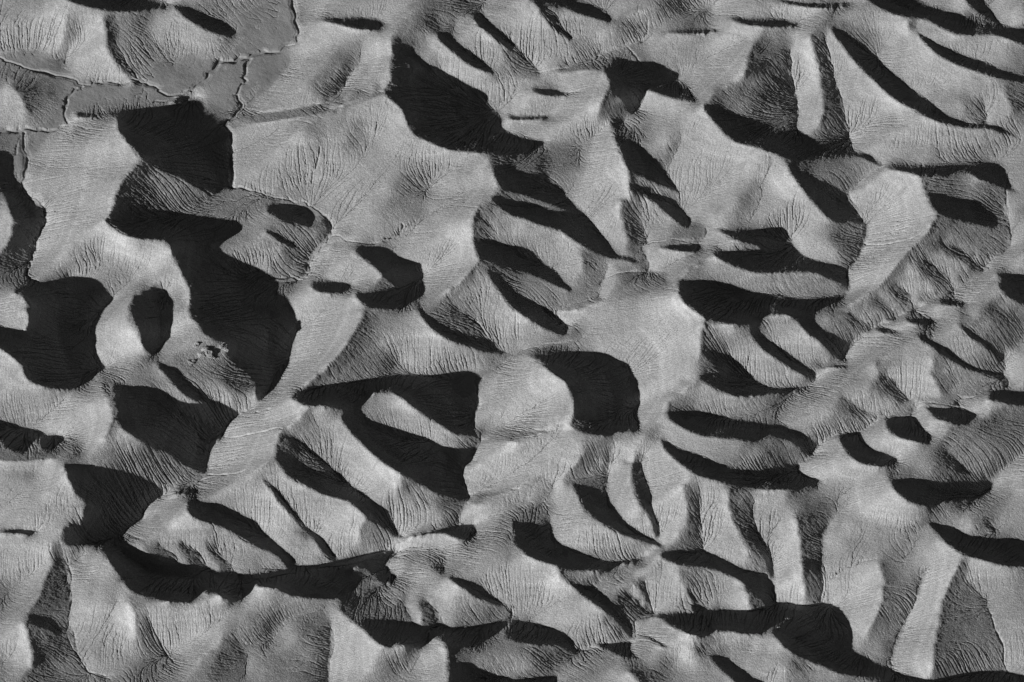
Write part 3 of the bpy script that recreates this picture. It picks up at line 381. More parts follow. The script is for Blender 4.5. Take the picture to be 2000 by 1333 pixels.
def cubic(a, xs):
    """resample the last axis of a at fractional positions xs (Catmull-Rom)"""
    n = a.shape[-1]
    i = np.clip(np.floor(xs).astype(int), 0, n-2); t = xs - i
    g = lambda k: np.take(a, np.clip(i+k, 0, n-1), -1)
    a0, a1, a2, a3 = g(-1), g(0), g(1), g(2)
    return a1 + .5*t*(a2-a0 + t*(2*a0-5*a1+4*a2-a3 + t*(3*(a1-a2)+a3-a0)))

def sample_grid(a, fx, fy):
    return cubic(cubic(a, fx).T, fy).T

def fill_poly(P, X, Y):
    P = np.array(P); m = np.zeros(X.shape, bool)
    sel = (X >= P[:, 0].min()) & (X <= P[:, 0].max()) & (Y >= P[:, 1].min()) & (Y <= P[:, 1].max())
    xs, ys = X[sel], Y[sel]; c = np.zeros(xs.shape, bool)
    for (ax, ay), (bx, by) in zip(P, np.roll(P, -1, 0)):
        if ay != by:
            c ^= ((ay > ys) != (by > ys)) & (xs < (bx-ax)*(ys-ay)/(by-ay)+ax)
    m[sel] = c
    return m
def resample(P, step):
    P = np.array(P, float)
    if len(P) == 1: return P
    out = []
    for a, b in zip(P[:-1], P[1:]):
        n = max(1, int(np.hypot(*(b-a))/step))
        out += [a+(b-a)*i/n for i in range(n)]
    return np.array(out+[P[-1]])
def lit(hu, hr):
    """cosine of the sun's incidence for slope hu along the sun's track and hr across the sheet"""
    a = hu+SHEAR*hr; b = -hr
    nx = (-a*CDEP*b - a*(1-b*CDEP))/SDEP; ny = -b; nz = (1-b*CDEP)/SDEP
    return (nx*LD[0]+ny*LD[1]+nz*LD[2])/np.sqrt(nx*nx+ny*ny+nz*nz)
def slope_for(NL, hr):
    best = np.full(NL.shape, 1e9); out = np.zeros(NL.shape)
    for c in np.linspace(-K, .74, 64):
        d = abs(lit(c, hr)-NL); m = d < best-1e-4
        best = np.where(m, d, best); out = np.where(m, c, out)
    return out

LAM, MEMB = .45, .03
def solve_heights(st, rounds, h_prev=None, lam=LAM, th=.03, wr=.03, cgmax=900):
    sr = st*.5; us = np.arange(U0, U1+1, st); rs = np.arange(V0+SHEAR*U0, V1+SHEAR*U1+1, sr)
    Ug, Rg = np.meshgrid(us, rs); Vg = Rg-SHEAR*Ug; H, W = Ug.shape
    ins = (Ug >= 0) & (Ug <= 2000) & (Vg >= 0) & (Vg <= 1333)
    sh = np.zeros((H, W), bool)
    for P in shadow_outlines(): sh |= fill_poly(P, Ug, Vg)
    # brightness strokes, spread over the lit ground between them
    val = np.zeros((H, W)); best = np.full((H, W), 1e9)
    for t, rad, P in brightness_strokes():
        rr = max(rad, st*.75); k = int(rr/st)+2; kr = int(rr/sr)+2
        for x, y in resample(P, 6.):
            j0 = int((x-us[0])/st); i0 = int((y+SHEAR*x-rs[0])/sr)
            ia, ib, ja, jb = max(i0-kr, 0), min(i0+kr+2, H), max(j0-k, 0), min(j0+k+2, W)
            if ia >= ib or ja >= jb: continue
            d = np.hypot(Ug[ia:ib, ja:jb]-x, Vg[ia:ib, ja:jb]-y)/rr
            m = (d < 1) & (d < best[ia:ib, ja:jb]) & ~sh[ia:ib, ja:jb]
            best[ia:ib, ja:jb][m] = d[m]; val[ia:ib, ja:jb][m] = t
    fix = (val > 0) & ~sh; free = (~sh).astype(float)
    def nb(a): 
        p = np.pad(a, 1, mode='edge'); return p[:-2, 1:-1]+p[2:, 1:-1]+p[1:-1, :-2]+p[1:-1, 2:]
    f = np.where(fix, val, 150.); cnt = nb(free)
    for _ in range(int(3000/st)):
        g = np.where(cnt > 0, nb(f*free)/np.maximum(cnt, 1), f)
        f = np.where(fix, .1*g+.9*val, g)
    conf = fix.astype(float)
    for _ in range(int(80/st)):
        p = np.pad(conf, 1, mode='edge')
        conf = np.maximum(conf, np.maximum(.92*np.maximum(p[:-2, 1:-1], p[2:, 1:-1]),   .86*np.maximum(p[1:-1, :-2], p[1:-1, 2:])))
    conf = np.maximum(conf, .25)*np.where(f < 105, 1.8, 1.)
    NL = np.clip((f/183.)**TONEG*.86, .05, .985)
    # shadow runs along the sun's track, their ends placed to a fraction of a cell
    SS = 6; uf = us[0]+np.arange(-(SS//2)+.5, W*SS-(SS//2))*st/SS
    Uf, Rf = np.meshgrid(uf, rs); fine = np.zeros(Uf.shape, bool)
    for P in shadow_outlines(): fine |= fill_poly(P, Uf, Rf-SHEAR*Uf)
    cov = fine.reshape(H, W, SS).mean(2)
    half_cover = np.pad(fine, ((0, 0), (0, SS)))[:, SS//2:SS//2+W*SS].reshape(H, W, SS).mean(2)[:, :-1]     # between columns
    d = np.diff(np.pad(fine, ((0, 0), (1, 1))).astype(int), axis=1)
    r0 = np.argwhere(d == 1); r1 = np.argwhere(d == -1)
    fa = (r0[:, 1]-.5-(SS//2)+.5)/SS; fb = (r1[:, 1]-.5-(SS//2)+.5)/SS; ri = r0[:, 0]
    ok = (fa > 1) & (fb < W-2) & (fb-fa > .35); fa, fb, ri = fa[ok], fb[ok], ri[ok]
    a0 = np.floor(fa).astype(int); b0_ = np.floor(fb).astype(int); wa = fa-a0; wb = fb-b0_
    ra, rb = a0, b0_+1
    runs = list(zip(ri, np.floor(fa).astype(int), np.ceil(fb).astype(int)))
    def run_drop(x): return x[ri, b0_]*(1-wb)+x[ri, b0_+1]*wb-x[ri, a0]*(1-wa)-x[ri, a0+1]*wa
    def run_add(o, e):
        np.add.at(o, (ri, b0_), e*(1-wb)); np.add.at(o, (ri, b0_+1), e*wb)
        np.add.at(o, (ri, a0), -e*(1-wa)); np.add.at(o, (ri, a0+1), -e*wa)
    psh = np.zeros((H, W-1)); jj_ = np.arange(W-1)+.5
    for i, x0, x1 in zip(ri, fa, fb):
        A, B = int(x0), int(x1)+1
        t = (jj_[A:B]-x0)/(x1-x0); q = .22
        psh[i, A:B] = np.where(t < .6, -K-q, -K+q*.6/.4)
    psh = np.maximum(psh, -1.05); shx = half_cover > .5
    vw = np.zeros((H, W)); vt = np.zeros((H, W))
    for a, b, wgt, P in valley_lines():
        Q = resample(P, st)
        for k, (x, y) in enumerate(Q):
            j = int(round((x-us[0])/st)); i = int(round((y+SHEAR*x-rs[0])/sr))
            if 0 <= i < H and 0 <= j < W: vw[i, j] += wgt; vt[i, j] += wgt*(a+(b-a)*k/max(1, len(Q)-1))
    for P in FLATS:
        m = fill_poly(P, Ug, Vg); vw[m] += .006; 
    # crests and gullies may break sharply, ground between them bends smoothly
    crease = np.ones((H, W))
    def mark(P, v):
        for x, y in resample(P, sr):
            j = int(round((x-us[0])/st)); i = int(round((y+SHEAR*x-rs[0])/sr))
            if 2 <= i < H-2 and 1 <= j < W-1: crease[i-2:i+3, j-1:j+2] = np.minimum(crease[i-2:i+3, j-1:j+2], v)
    for P in crease_lines(): mark(P, .06)
    for a, b, wgt, P in valley_lines(): mark(P, .06)
    edge = sh & ~np.pad(sh, 1)[1:-1, :-2]
    for i, j in np.argwhere(edge): crease[max(i-2, 0):i+3, max(j-2, 0):j+2] = np.minimum(crease[max(i-2, 0):i+3, max(j-2, 0):j+2], .2)
    w0 = np.where(ins, 2e-5, 2e-4)*st*sr/64; h0 = 45.
    wx = np.where(shx, .25, .5*(conf[:, 1:]+conf[:, :-1])); wx = np.where(ins[:, 1:], wx, .25)
    lam = lam*64; WR = wr*8/st*.7; WH = .012
    if h_prev is None: h = np.full((H, W), 45.)
    else:
        hp, pu, pr = h_prev; step = pu[1]-pu[0]; stepr = pr[1]-pr[0]
        fj = np.clip((us-pu[0])/step, 0, len(pu)-1.001); fi = np.clip((rs-pr[0])/stepr, 0, len(pr)-1.001)
        i = fi.astype(int); j = fj.astype(int); a = (fi-i)[:, None]; b = fj-j
        g = hp[i]*(1-a)+hp[np.minimum(i+1, len(pr)-1)]*a
        h = g[:, j]*(1-b)+g[:, np.minimum(j+1, len(pu)-1)]*b
    none = np.zeros(0, int); hi, hj, hk, ht = none, none, none, np.zeros(0)
    lean = np.zeros((H, W))
    for it in range(rounds):
        hr = np.zeros((H, W)); hr[1:-1] = (h[2:]-h[:-2])/(2*sr)
        if it == 0 and h_prev is None: wyy = np.ones((H-2, W)); wxy = np.ones((H-1, W-1))
        else:
            wyy = 1/(1+abs(h[2:]-2*h[1:-1]+h[:-2])/sr/sr/th)
            wxy = 1/(1+abs(h[1:, 1:]-h[1:, :-1]-h[:-1, 1:]+h[:-1, :-1])/st/sr/th)
        wyy = wyy*crease[1:-1]; wxy = wxy*crease[1:, 1:]
        pl = slope_for(NL, np.clip(hr, -.8, .8))
        if it == 1:  # lean against the smoothing
            hu = np.zeros((H, W)); hu[:, 1:-1] = (h[:, 2:]-h[:, :-2])/(2*st); lean = np.clip(lean+.7*(pl-hu), -.35, .35)
        p = np.clip(pl+lean, -K-.05, .9); wl = np.maximum(1-cov, .02)
        p = (p[:, 1:]*wl[:, 1:]+p[:, :-1]*wl[:, :-1])/(wl[:, 1:]+wl[:, :-1]); p = half_cover*psh+(1-half_cover)*p
        dr = (h[1:]-h[:-1])/sr; tr = np.clip(dr, -.65, 1.0); big = abs(dr-tr) > 1e-6; wv = np.where(big, .6, MEMB); tr = np.where(big, tr, 0.)   # no cliffs
        def A(x):
            o = (vw+w0)*x
            g = wx*(x[:, 1:]-x[:, :-1])/st/st; o[:, 1:] += g; o[:, :-1] -= g
            g = wv*(x[1:]-x[:-1])/sr/sr; o[1:] += g; o[:-1] -= g
            d = lam*wyy*(x[2:]-2*x[1:-1]+x[:-2])/sr**4; o[2:] += d; o[1:-1] -= 2*d; o[:-2] += d
            m = lam*wxy*(x[1:, 1:]-x[1:, :-1]-x[:-1, 1:]+x[:-1, :-1])/(st*sr)**2
            o[1:, 1:] += m; o[1:, :-1] -= m; o[:-1, 1:] -= m; o[:-1, :-1] += m
            d = .03*lam*(x[:, 2:]-2*x[:, 1:-1]+x[:, :-2])/st**4; o[:, 2:] += d; o[:, 1:-1] -= 2*d; o[:, :-2] += d
            run_add(o, WR*run_drop(x))
            if len(hi):
                e = WH*(x[hi, hk]-x[hi, hj]); np.add.at(o, (hi, hk), e); np.add.at(o, (hi, hj), -e)
            return o
        b = vt+w0*h0
        g = wx*p/st; b[:, 1:] += g; b[:, :-1] -= g
        g = wv*tr/sr; b[1:] += g; b[:-1] -= g
        run_add(b, WR*(-K*(fb-fa)*st))
        if len(hi):
            e = WH*ht; np.add.at(b, (hi, hk), e); np.add.at(b, (hi, hj), -e)
        D = np.full((H, W), .3*lam/sr**4+2./st/st)+vw+w0; D[1:-1] += 5*lam*(wyy-.05)/sr**4; np.add.at(D, (ri, rb), WR); np.add.at(D, (ri, ra), WR)
        D[1:] += wv/sr/sr; D[:-1] += wv/sr/sr
        r = b-A(h); z = r/D; q = z.copy(); rz = (r*z).sum(); b0 = math.sqrt((b*b).sum())
        for k in range(cgmax):
            Aq = A(q); al = rz/(q*Aq).sum(); h = h+al*q; r = r-al*Aq
            if math.sqrt((r*r).sum()) < 3e-5*b0: break
            z = r/D; rn = (r*z).sum(); q = z+rn/rz*q; rz = rn
        # what the sun would shade now: points that should be lit rise, points that should be dark sink
        S = h+K*Ug; c = np.maximum.accumulate(S, 1); cs = S < c-.8
        am = np.maximum.accumulate(np.where(S >= c, np.arange(W)[None], 0), 1)
        bi, bj = np.nonzero(cs & (cov < .01) & ins)
        L = [np.stack([bi, am[bi, bj], bj, -K*(bj-am[bi, bj])*st+.5], 1)]
        for i, A_, B_ in runs:
            jj = np.arange(A_+1, B_); jj = jj[(cov[i, A_+1:B_] > .99) & ~cs[i, A_+1:B_]]
            if len(jj): L.append(np.stack([np.full(len(jj), i), np.full(len(jj), A_), jj, -K*(jj-A_)*st-2.0], 1))
        L = np.concatenate(L); hi, hj, hk = (L[:, n].astype(int) for n in range(3)); ht = L[:, 3]
        print('solve_heights', st, it, k, round((cs & sh & ins).sum()/((cs | sh) & ins).sum(), 3), len(L))
    return h, us, rs, sh, f, cs

_h = solve_heights(10., 4)
HS, us, rs, _sh, _f, _cs = solve_heights(5., 3, _h[:3])
# a finer sheet, smoothly drawn through the solved points
_n, _m = HS.shape
HS = sample_grid(HS, np.arange(0, _m-1+.01, .5), np.arange(0, _n-1+.01, .5))
us = np.linspace(us[0], us[-1], 2*_m-1); rs = np.linspace(rs[0], rs[-1], 2*_n-1)
cell_u = us[1]-us[0]; cell_r = rs[1]-rs[0]
def sheet(u, v):
    fj = np.clip((u-us[0])/cell_u, 0, len(us)-1.001); fi = np.clip((v+SHEAR*u-rs[0])/cell_r, 0, len(rs)-1.001)
    i = fi.astype(int); j = fj.astype(int); a = fi-i; b = fj-j
    return HS[i, j]*(1-a)*(1-b)+HS[i+1, j]*a*(1-b)+HS[i, j+1]*(1-a)*b+HS[i+1, j+1]*a*b
# from the oblique image sheet to a map: camera above the ground, sight lines to each point
FD = 1000/math.tan(math.radians(2.5)); ST = np.array([0, -FD*CDEP, 45+FD*SDEP])
def to_sheet(x, y, z):
    dx, dy, dz = x-ST[0], y-ST[1], z-ST[2]; d = dy*CDEP-dz*SDEP
    return 1000+FD*dx/d, 666.5-FD*(dy*SDEP+dz*CDEP)/d
def to_map(u, v):
    hh = float(sheet(np.array(float(u)), np.array(float(v))))
    dx = (u-1000)/FD; dy = -(v-666.5)/FD
    d = np.array([dx, CDEP+dy*SDEP, -SDEP+dy*CDEP])
    p = ST+(hh-ST[2])/d[2]*d
    return float(p[0]), float(p[1]), hh

BS = 4.0; BX0, BY0 = -1208.0, -1200.0
bx = np.arange(BX0, 1209, BS); by = np.arange(BY0, 1201, BS); NX, NY = len(bx), len(by)
_X, _Y = np.meshgrid(bx, by)
base = np.full(_X.shape, np.nan); _pF = None
for z in np.arange(260, -140, -4.):
    _F = sheet(*to_sheet(_X, _Y, z))-z
    if _pF is not None:
        m = np.isnan(base) & (_F >= 0); t = _pF/np.where(_pF == _F, 1, _pF-_F)
        base[m] = (z+4-4*t)[m]
    _pF = _F
base = np.where(np.isnan(base), 0, base)
CH = []
for k, (a, b, wgt, P) in enumerate(valley_lines()):
    if wgt < .001: continue
    pp = [to_map(u, v)[:2] for u, v in P]
    CH.append((2.6, 3.0, 2.6, pp) if k < 5 else (1.5, 1.4, 1.0, pp))

for P in gully_lines(): CH.append((1.6, 1.0, 1.9, [to_map(u, v)[:2] for u, v in P]))

rng = np.random.default_rng(7)

def noise(h, w, cell):
    """smooth value noise of the given cell size in samples, about unit deviation"""
    r = rng.standard_normal((int(h/cell)+5, int(w/cell)+5))
    ox, oy = rng.random(2)
    return sample_grid(r, np.arange(w)/cell+1+ox, np.arange(h)/cell+1+oy)*1.25

def blur(a, n=1):
    for _ in range(n):
        b = np.pad(a, 1, mode='edge')
        b = (b[:-2]+2*b[1:-1]+b[2:])/4
        a = (b[:, :-2]+2*b[:, 1:-1]+b[:, 2:])/4
    return a

GS = 1.2
gx = np.arange(-1060, 1060.1, GS); gy = np.arange(-1084, 1030, GS)
W, H = len(gx), len(gy)
Z = sample_grid(base, (gx-BX0)/BS, (gy-BY0)/BS)
sx = np.gradient(Z, GS, axis=1); sy = np.gradient(Z, GS, axis=0); slope = np.hypot(sx, sy)
steep = np.clip((slope-.10)/.25, 0, 1); steep = blur(steep, 5)

# weathering relief before the runoff is let loose
n_ = lambda size: noise(H, W, size/GS)
rill_gain = np.clip(.95+.35*n_(80)+.30*n_(30), .6, 1.6)           # how easily each patch of clay washes out
Zs = blur(Z, 80); dx = -np.gradient(Zs, axis=1); dy = -np.gradient(Zs, axis=0); dl = np.hypot(dx, dy)+1e-6
dx = (dx/dl).astype(np.float32); dy = (dy/dl).astype(np.float32)
rill_gain *= 1-.5*np.clip((-dx-.35)/.55, 0, 1)          # rills shallower on left-facing slopes; their faint shading is put into the shape
JJ, II = np.meshgrid(np.arange(W, dtype=np.float32), np.arange(H, dtype=np.float32))
def streaks(src, reach):
    """noise drawn out along the fall line: the seeds of rills"""
    acc = src.astype(np.float32).copy(); fl = acc.copy().ravel(); dxf = dx.ravel(); dyf = dy.ravel(); n = int(reach/GS)
    for sg in (1, -1):
        px, py = JJ.copy(), II.copy()
        for k in range(n):
            i = np.clip(np.rint(py), 0, H-1).astype(np.int32)*W+np.clip(np.rint(px), 0, W-1).astype(np.int32)
            px += sg*dxf[i]; py += sg*dyf[i]
            i = np.clip(np.rint(py), 0, H-1).astype(np.int32)*W+np.clip(np.rint(px), 0, W-1).astype(np.int32)
            acc += fl[i]*(1-k/n)
    acc -= acc.mean(); return acc/acc.std()
s1 = streaks(n_(1.7), 11); s2 = streaks(n_(2.6), 38); s3 = streaks(n_(8), 140)
Z = Z + steep*(.15*n_(46)+.10*n_(18)) + (.03+.05*steep)*n_(7) + (1-steep)*(.25*n_(34)+.10*n_(12)+.06*n_(4))
Z -= (.12+.88*steep)*rill_gain*(0.6*np.clip(s1-1.2, 0, 2) + 0.4*np.clip(s2-1.1, 0, 2) + 0.4*np.clip(s3-.9, 0, 2))

# stream channels cut into the valley floors
YY, XX = np.meshgrid(gy, gx, indexing='ij')
chd = np.full((H, W), 99.0)
def stamp_line(pts, wob):
    P = np.array(pts, float).reshape(-1, 2)
    s = np.r_[0, np.cumsum(np.hypot(*np.diff(P, axis=0).T))]
    t = np.arange(0, s[-1], 2.0)
    # smooth curve through the traced points
    k = np.interp(t, s, np.arange(len(P)))
    px = cubic(P[:, 0], k); py = cubic(P[:, 1], k)
    n = len(t); a = np.cumsum(rng.standard_normal(n)); a -= np.linspace(a[0], a[-1], n)
    wv = np.interp(t, t[::4], np.interp(t[::4], t, np.convolve(rng.standard_normal(n+20), np.ones(9)/3, 'same')[:n]))
    px = px + wob*wv; py = py + wob*np.roll(wv, 7)
    R = 14.0
    for x, y in zip(px, py):
        i0 = int((y-R-gy[0])/GS); i1 = int((y+R-gy[0])/GS)+1; j0 = int((x-R-gx[0])/GS); j1 = int((x+R-gx[0])/GS)+1
        if i1 < 0 or j1 < 0 or i0 >= H or j0 >= W: continue
        i0 = max(i0, 0); j0 = max(j0, 0)
        d = np.hypot(XX[i0:i1, j0:j1]-x, YY[i0:i1, j0:j1]-y)
        chd[i0:i1, j0:j1] = np.minimum(chd[i0:i1, j0:j1], d)
for wob, wid, dep, pts in CH:
    chd[:] = 99.0
    stamp_line(pts, wob)
    dd = chd + .5*n_(8)
    wv = np.clip(1+.3*n_(60)+.15*n_(20), .55, 1.5)
    Z -= dep*wv*np.clip((wid*wv-dd)/1.8+.5, 0, 1)
    if wid > 2.5: Z -= .35*dep*np.clip((wid*2.6-dd)/3+.5, 0, 1)*(n_(60) > -.2)

# runoff: follow the water down and let it incise rills
idx = np.arange(H*W).reshape(H, W)
def receivers(z, jit):
    best = np.zeros((H, W)); rec = idx.copy()
    zp = np.pad(z, 1, mode='constant', constant_values=1e9); ip = np.pad(idx, 1, mode='edge')
    for dy in (-1, 0, 1):
        for dx in (-1, 0, 1):
            if dx or dy:
                s = (z-zp[1+dy:1+dy+H, 1+dx:1+dx+W])/math.hypot(dx, dy)
                s *= 1-jit*rng.random((H, W))
                m = s > best
                best = np.where(m, s, best); rec = np.where(m, ip[1+dy:1+dy+H, 1+dx:1+dx+W], rec)
    return rec, best/GS
def accumulate(rec, steps):
    r = rec.ravel(); still = r == idx.ravel()
    wv = np.ones(H*W); A = np.ones(H*W)
    for _ in range(steps):
        wv = np.where(still, 0, wv)
        wv = np.bincount(r, weights=wv, minlength=H*W)
        A += wv
    return A.reshape(H, W)
for it in range(6):
    rec, sl = receivers(Z, .4 if it < 3 else .2)
    A = accumulate(rec, 320)
    cut = 0.065*rill_gain*np.clip(np.sqrt(A)-4, 0, 40)*np.clip(sl, .10*(A > 300), 1.1)
    drop = Z - Z.ravel()[rec]
    Z = Z - np.minimum(cut, np.maximum(drop*.9, 0)+.2*(sl > .12)+.35*(A > 300))
    if it in (1, 3): Z = Z*.88+blur(Z)*.12
Z = Z + (.03+.09*steep)*n_(4)*np.clip(rill_gain, .3, 1.2) + (.02+.09*steep)*n_(2.0) + (.01+.05*steep)*rng.standard_normal((H, W))

# ------------------------------------------------------------------ materials
def N(t, kind, **kw):
    n = t.nodes.new(kind)
    for k, v in kw.items(): setattr(n, k, v)
    return n
def earth(name, val, speck, patch, band, bump, crest_gain=0.0):
    m = bpy.data.materials.new(name); m.use_nodes = True; t = m.node_tree; L = t.links.new
    b = t.nodes["Principled BSDF"]; b.inputs["Roughness"].default_value = 1.0
    b.inputs["Specular IOR Level"].default_value = 0.0
    geo = N(t, "ShaderNodeNewGeometry")
    n1 = N(t, "ShaderNodeTexNoise"); n1.inputs["Scale"].default_value = 1.7; n1.inputs["Detail"].default_value = 3; n1.inputs["Roughness"].default_value = .7
    n2 = N(t, "ShaderNodeTexNoise"); n2.inputs["Scale"].default_value = .045; n2.inputs["Detail"].default_value = 6; n2.inputs["Roughness"].default_value = .6
    L(geo.outputs["Position"], n1.inputs["Vector"]); L(geo.outputs["Position"], n2.inputs["Vector"])
    # beds of paler clay that crop out at certain levels
    sepx = N(t, "ShaderNodeSeparateXYZ"); L(geo.outputs["Position"], sepx.inputs[0])
    n3 = N(t, "ShaderNodeTexNoise"); n3.inputs["Scale"].default_value = .02; n3.inputs["Detail"].default_value = 3
    L(geo.outputs["Position"], n3.inputs["Vector"])
    a = N(t, "ShaderNodeMath", operation='MULTIPLY_ADD'); L(n3.outputs[0], a.inputs[0]); a.inputs[1].default_value = 9.0; L(sepx.outputs[2], a.inputs[2])
    cx = N(t, "ShaderNodeCombineXYZ"); L(a.outputs[0], cx.inputs[2])
    n4 = N(t, "ShaderNodeTexNoise"); n4.inputs["Scale"].default_value = .5; n4.inputs["Detail"].default_value = 2
    L(cx.outputs[0], n4.inputs["Vector"])
    def rng_(src, lo, hi):
        r = N(t, "ShaderNodeMapRange"); L(src, r.inputs[0])
        r.inputs[1].default_value = .3; r.inputs[2].default_value = .7; r.inputs[3].default_value = lo; r.inputs[4].default_value = hi
        return r.outputs[0]
    f1 = rng_(n1.outputs[0], 1-speck, 1+speck); f2 = rng_(n2.outputs[0], 1-patch, 1+patch); f3 = rng_(n4.outputs[0], 1-band*.6, 1+band)
    m1 = N(t, "ShaderNodeMath", operation='MULTIPLY'); L(f1, m1.inputs[0]); L(f2, m1.inputs[1])
    m2 = N(t, "ShaderNodeMath", operation='MULTIPLY'); L(m1.outputs[0], m2.inputs[0]); L(f3, m2.inputs[1])
    if crest_gain:      # base colour paler along convex crests, broken up by noise
        at = N(t, "ShaderNodeAttribute"); at.attribute_name = "crest_pale"
        mc = N(t, "ShaderNodeMath", operation='MULTIPLY_ADD'); L(at.outputs["Fac"], mc.inputs[0]); mc.inputs[1].default_value = crest_gain; mc.inputs[2].default_value = 1.0
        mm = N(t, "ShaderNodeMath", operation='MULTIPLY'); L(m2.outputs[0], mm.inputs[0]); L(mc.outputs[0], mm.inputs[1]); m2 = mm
    m3 = N(t, "ShaderNodeMath", operation='MULTIPLY'); L(m2.outputs[0], m3.inputs[0]); m3.inputs[1].default_value = val
    col = N(t, "ShaderNodeCombineColor")
    for k in range(3): L(m3.outputs[0], col.inputs[k])
    L(col.outputs[0], b.inputs["Base Color"])
    nb = N(t, "ShaderNodeTexNoise"); nb.inputs["Scale"].default_value = 1.4; nb.inputs["Detail"].default_value = 4; nb.inputs["Roughness"].default_value = .65
    L(geo.outputs["Position"], nb.inputs["Vector"])
    bp = N(t, "ShaderNodeBump"); bp.inputs["Strength"].default_value = 1.0; bp.inputs["Distance"].default_value = bump
    L(nb.outputs[0], bp.inputs["Height"]); L(bp.outputs[0], b.inputs["Normal"])
    return m
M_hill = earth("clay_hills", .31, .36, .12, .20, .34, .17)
M_wash = earth("silt_wash", .265, .16, .16, .0, .16)
M_chan = earth("channel_sand", .27, .12, .10, .0, .10)
M_plain = earth("far_desert", .27, .10, .12, .0, .1)
M_rock = earth("sandstone", .27, .35, .15, .2, .3)

# ------------------------------------------------------------------ meshes
def grid_faces(h, w):
    i = np.arange(h*w).reshape(h, w)
    return np.stack([i[:-1, :-1], i[:-1, 1:], i[1:, 1:], i[1:, :-1]], -1).reshape(-1, 4)
def mesh_from(name, co, faces, mat, smooth=False, crest_pale=None):
    used = np.unique(faces); rem = np.zeros(len(co), np.int64); rem[used] = np.arange(len(used))
    co = co[used]; faces = rem[faces]
    me = bpy.data.meshes.new(name)
    me.vertices.add(len(co)); me.vertices.foreach_set("co", co.astype(np.float32).ravel())
    nf = len(faces); me.loops.add(nf*4); me.loops.foreach_set("vertex_index", faces.astype(np.int32).ravel())
    me.polygons.add(nf); me.polygons.foreach_set("loop_start", np.arange(0, nf*4, 4, dtype=np.int32))
    if smooth: me.polygons.foreach_set("use_smooth", np.ones(nf, bool))
    me.update(calc_edges=True); me.materials.append(mat)
    if crest_pale is not None:
        ca = me.attributes.new("crest_pale", 'FLOAT', 'POINT'); ca.data.foreach_set("value", crest_pale[used].astype(np.float32))
    o = bpy.data.objects.new(name, me); C.collection.objects.link(o)
    o["kind"] = "structure"
    return o

co = np.stack([XX*U, YY*U, Z*U], -1).reshape(-1, 3)
F = grid_faces(H, W)
zb = sample_grid(base, (gx-BX0)/BS, (gy-BY0)/BS)
edge_n = .16*n_(22)+.12*n_(9)
flat = blur(((zb < 7) & (slope < .16)).astype(float), 12) + edge_n > .5
floor = flat & (blur(((zb < 4) & (slope < .12)).astype(float), 14) + edge_n > .3)
chd[:] = 99.0
for wob, wid, dep, pts in CH:
    if wid > 2.5: stamp_line(pts, 0)
chan = floor & (chd < 3.6)
fl = floor.ravel()[F[:, 0]]; ch = chan.ravel()[F[:, 0]]
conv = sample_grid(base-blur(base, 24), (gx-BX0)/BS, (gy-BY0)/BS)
crest_pale = np.clip((conv-1.3)/2.2, 0, 1)*np.clip(.35+.6*n_(40)+.4*n_(9), 0, 1)
mesh_from("badlands_hills", co, F[~fl & ~ch], M_hill, crest_pale=crest_pale.ravel())
mesh_from("dry_wash", co, F[fl & ~ch], M_wash)
if ch.any(): mesh_from("stream_channel", co, F[ch], M_chan)

# the same hills carry on beyond the image (mirrored ground), then a plain to the horizon
OS = 12.0
ox = np.arange(-3600, 3601, OS); oy = np.arange(-3600, 3601, OS)
def fold(v, lo, hi):
    n = hi-lo; r = np.mod(v-lo, 2*n); return lo+np.where(r > n, 2*n-r, r)
near_z = sample_grid(base, (np.clip(ox, -1150, 1150)-BX0)/BS, (np.clip(oy, -1150, 1150)-BY0)/BS)
far_z = sample_grid(base, (fold(ox, -1000, 1000)-BX0)/BS, (fold(oy, -960, 940)-BY0)/BS)
OX, OY_ = np.meshgrid(ox, oy)
out_by = np.maximum(abs(OX)-1060, np.maximum(-1084-OY_, OY_-1030)); out_by = np.where(OX < -1060, np.minimum(out_by, np.maximum(-1250-OX, np.maximum(-1084-OY_, OY_-1030))), out_by)
mix = np.clip(out_by/140, 0, 1); mix = mix*mix*(3-2*mix)
edge = np.clip((3600-np.maximum(abs(OX), abs(OY_)))/900, 0, 1)
bz = (near_z*(1-mix)+far_z*mix)*edge - 12*(1-edge) - 1.2*(out_by < -10)
inside = (OX > -1040) & (OX < 1040) & (OY_ > -1066) & (OY_ < 1012)
OF = grid_faces(len(oy), len(ox))
OF = OF[~inside.ravel()[OF].all(1)]
mesh_from("outer_hills", np.stack([OX*U, OY_*U, bz*U], -1).reshape(-1, 3), OF, M_hill, True)
rr = np.array([880, 2500, 8000, 40000.0]); th = np.linspace(0, 2*math.pi, 65)
PC = np.stack([np.outer(rr, np.cos(th)), np.outer(rr, np.sin(th)), np.full((4, 65), -3.4)], -1).reshape(-1, 3)
mesh_from("desert_plain", PC, grid_faces(4, 65), M_plain, True)


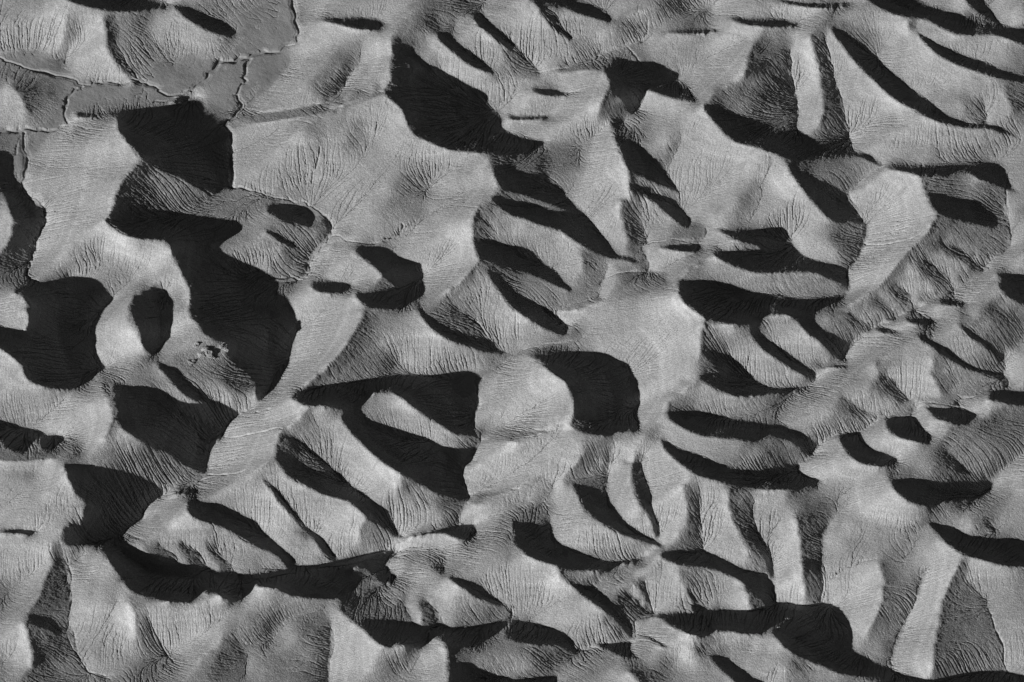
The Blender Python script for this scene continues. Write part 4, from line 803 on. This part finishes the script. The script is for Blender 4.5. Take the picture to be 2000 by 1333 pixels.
# ------------------------------------------------------------------ rock outcrops standing out of the clay
import bmesh
def ground(x, y):
    i = int(np.clip(round((y-gy[0])/GS), 0, H-1)); j = int(np.clip(round((x-gx[0])/GS), 0, W-1))
    return float(Z[i, j])
def rock(name, label, u, v, size, lumps):
    """jagged outcrop: several angular blocks leaning on one another, one mesh, rooted in the ground"""
    bm = bmesh.new(); x, y, _ = to_map(u, v)
    for k in range(lumps):
        r = size*(1.0 if k == 0 else .5+.35*rng.random())
        a = rng.random()*6.28; off = 0 if k == 0 else size*(.28+.2*rng.random())
        cx, cy = off*math.cos(a)*1.2, off*math.sin(a)*.8
        cz = ground(x+cx, y+cy)-ground(x, y)
        pts = rng.standard_normal((34, 3)); pts /= np.linalg.norm(pts, axis=1)[:, None]
        pts *= .8+.35*rng.random((34, 1))
        pts *= np.array([1.0, .7, .75])*r*.5
        vs = [bm.verts.new(((cx+p[0])*U, (cy+p[1])*U, (cz+p[2]-.12*r)*U)) for p in pts]
        g = bmesh.ops.convex_hull(bm, input=vs)
        bmesh.ops.delete(bm, geom=[e for e in g["geom_interior"] if isinstance(e, bmesh.types.BMVert)], context='VERTS')
    bmesh.ops.subdivide_edges(bm, edges=bm.edges[:], cuts=2, use_grid_fill=True)
    for corner in bm.verts:
        corner.co += Vector(rng.standard_normal(3))*size*U*.022
    me = bpy.data.meshes.new(name); bm.to_mesh(me); bm.free(); me.materials.append(M_rock)
    o = bpy.data.objects.new(name, me); C.collection.objects.link(o)
    o.location = (x*U, y*U, ground(x, y)*U)
    o["label"] = label; o["category"] = "rock"; o["group"] = "rock outcrops on the clay ridges"
    return o
rock("rock_outcrop", "largest pale jagged rock on the broken crest left of centre", 405, 690, 24, 6)
rock("rock_outcrop", "pale upright rock at the right end of the broken crest, beside the big dark shadow", 432, 677, 18, 4)
rock("rock_outcrop", "low pale rock at the lower left foot of the broken crest", 372, 708, 16, 4)
rock("rock_outcrop", "small pale rock at the top left edge of the broken crest", 384, 672, 12, 3)
rock("rock_outcrop", "bright rock tip on the shadowed dome at lower right", 1537, 1209, 10, 4)
rock("rock_outcrop", "small bright rock just below the rock tip on the shadowed dome", 1520, 1226, 7, 2)
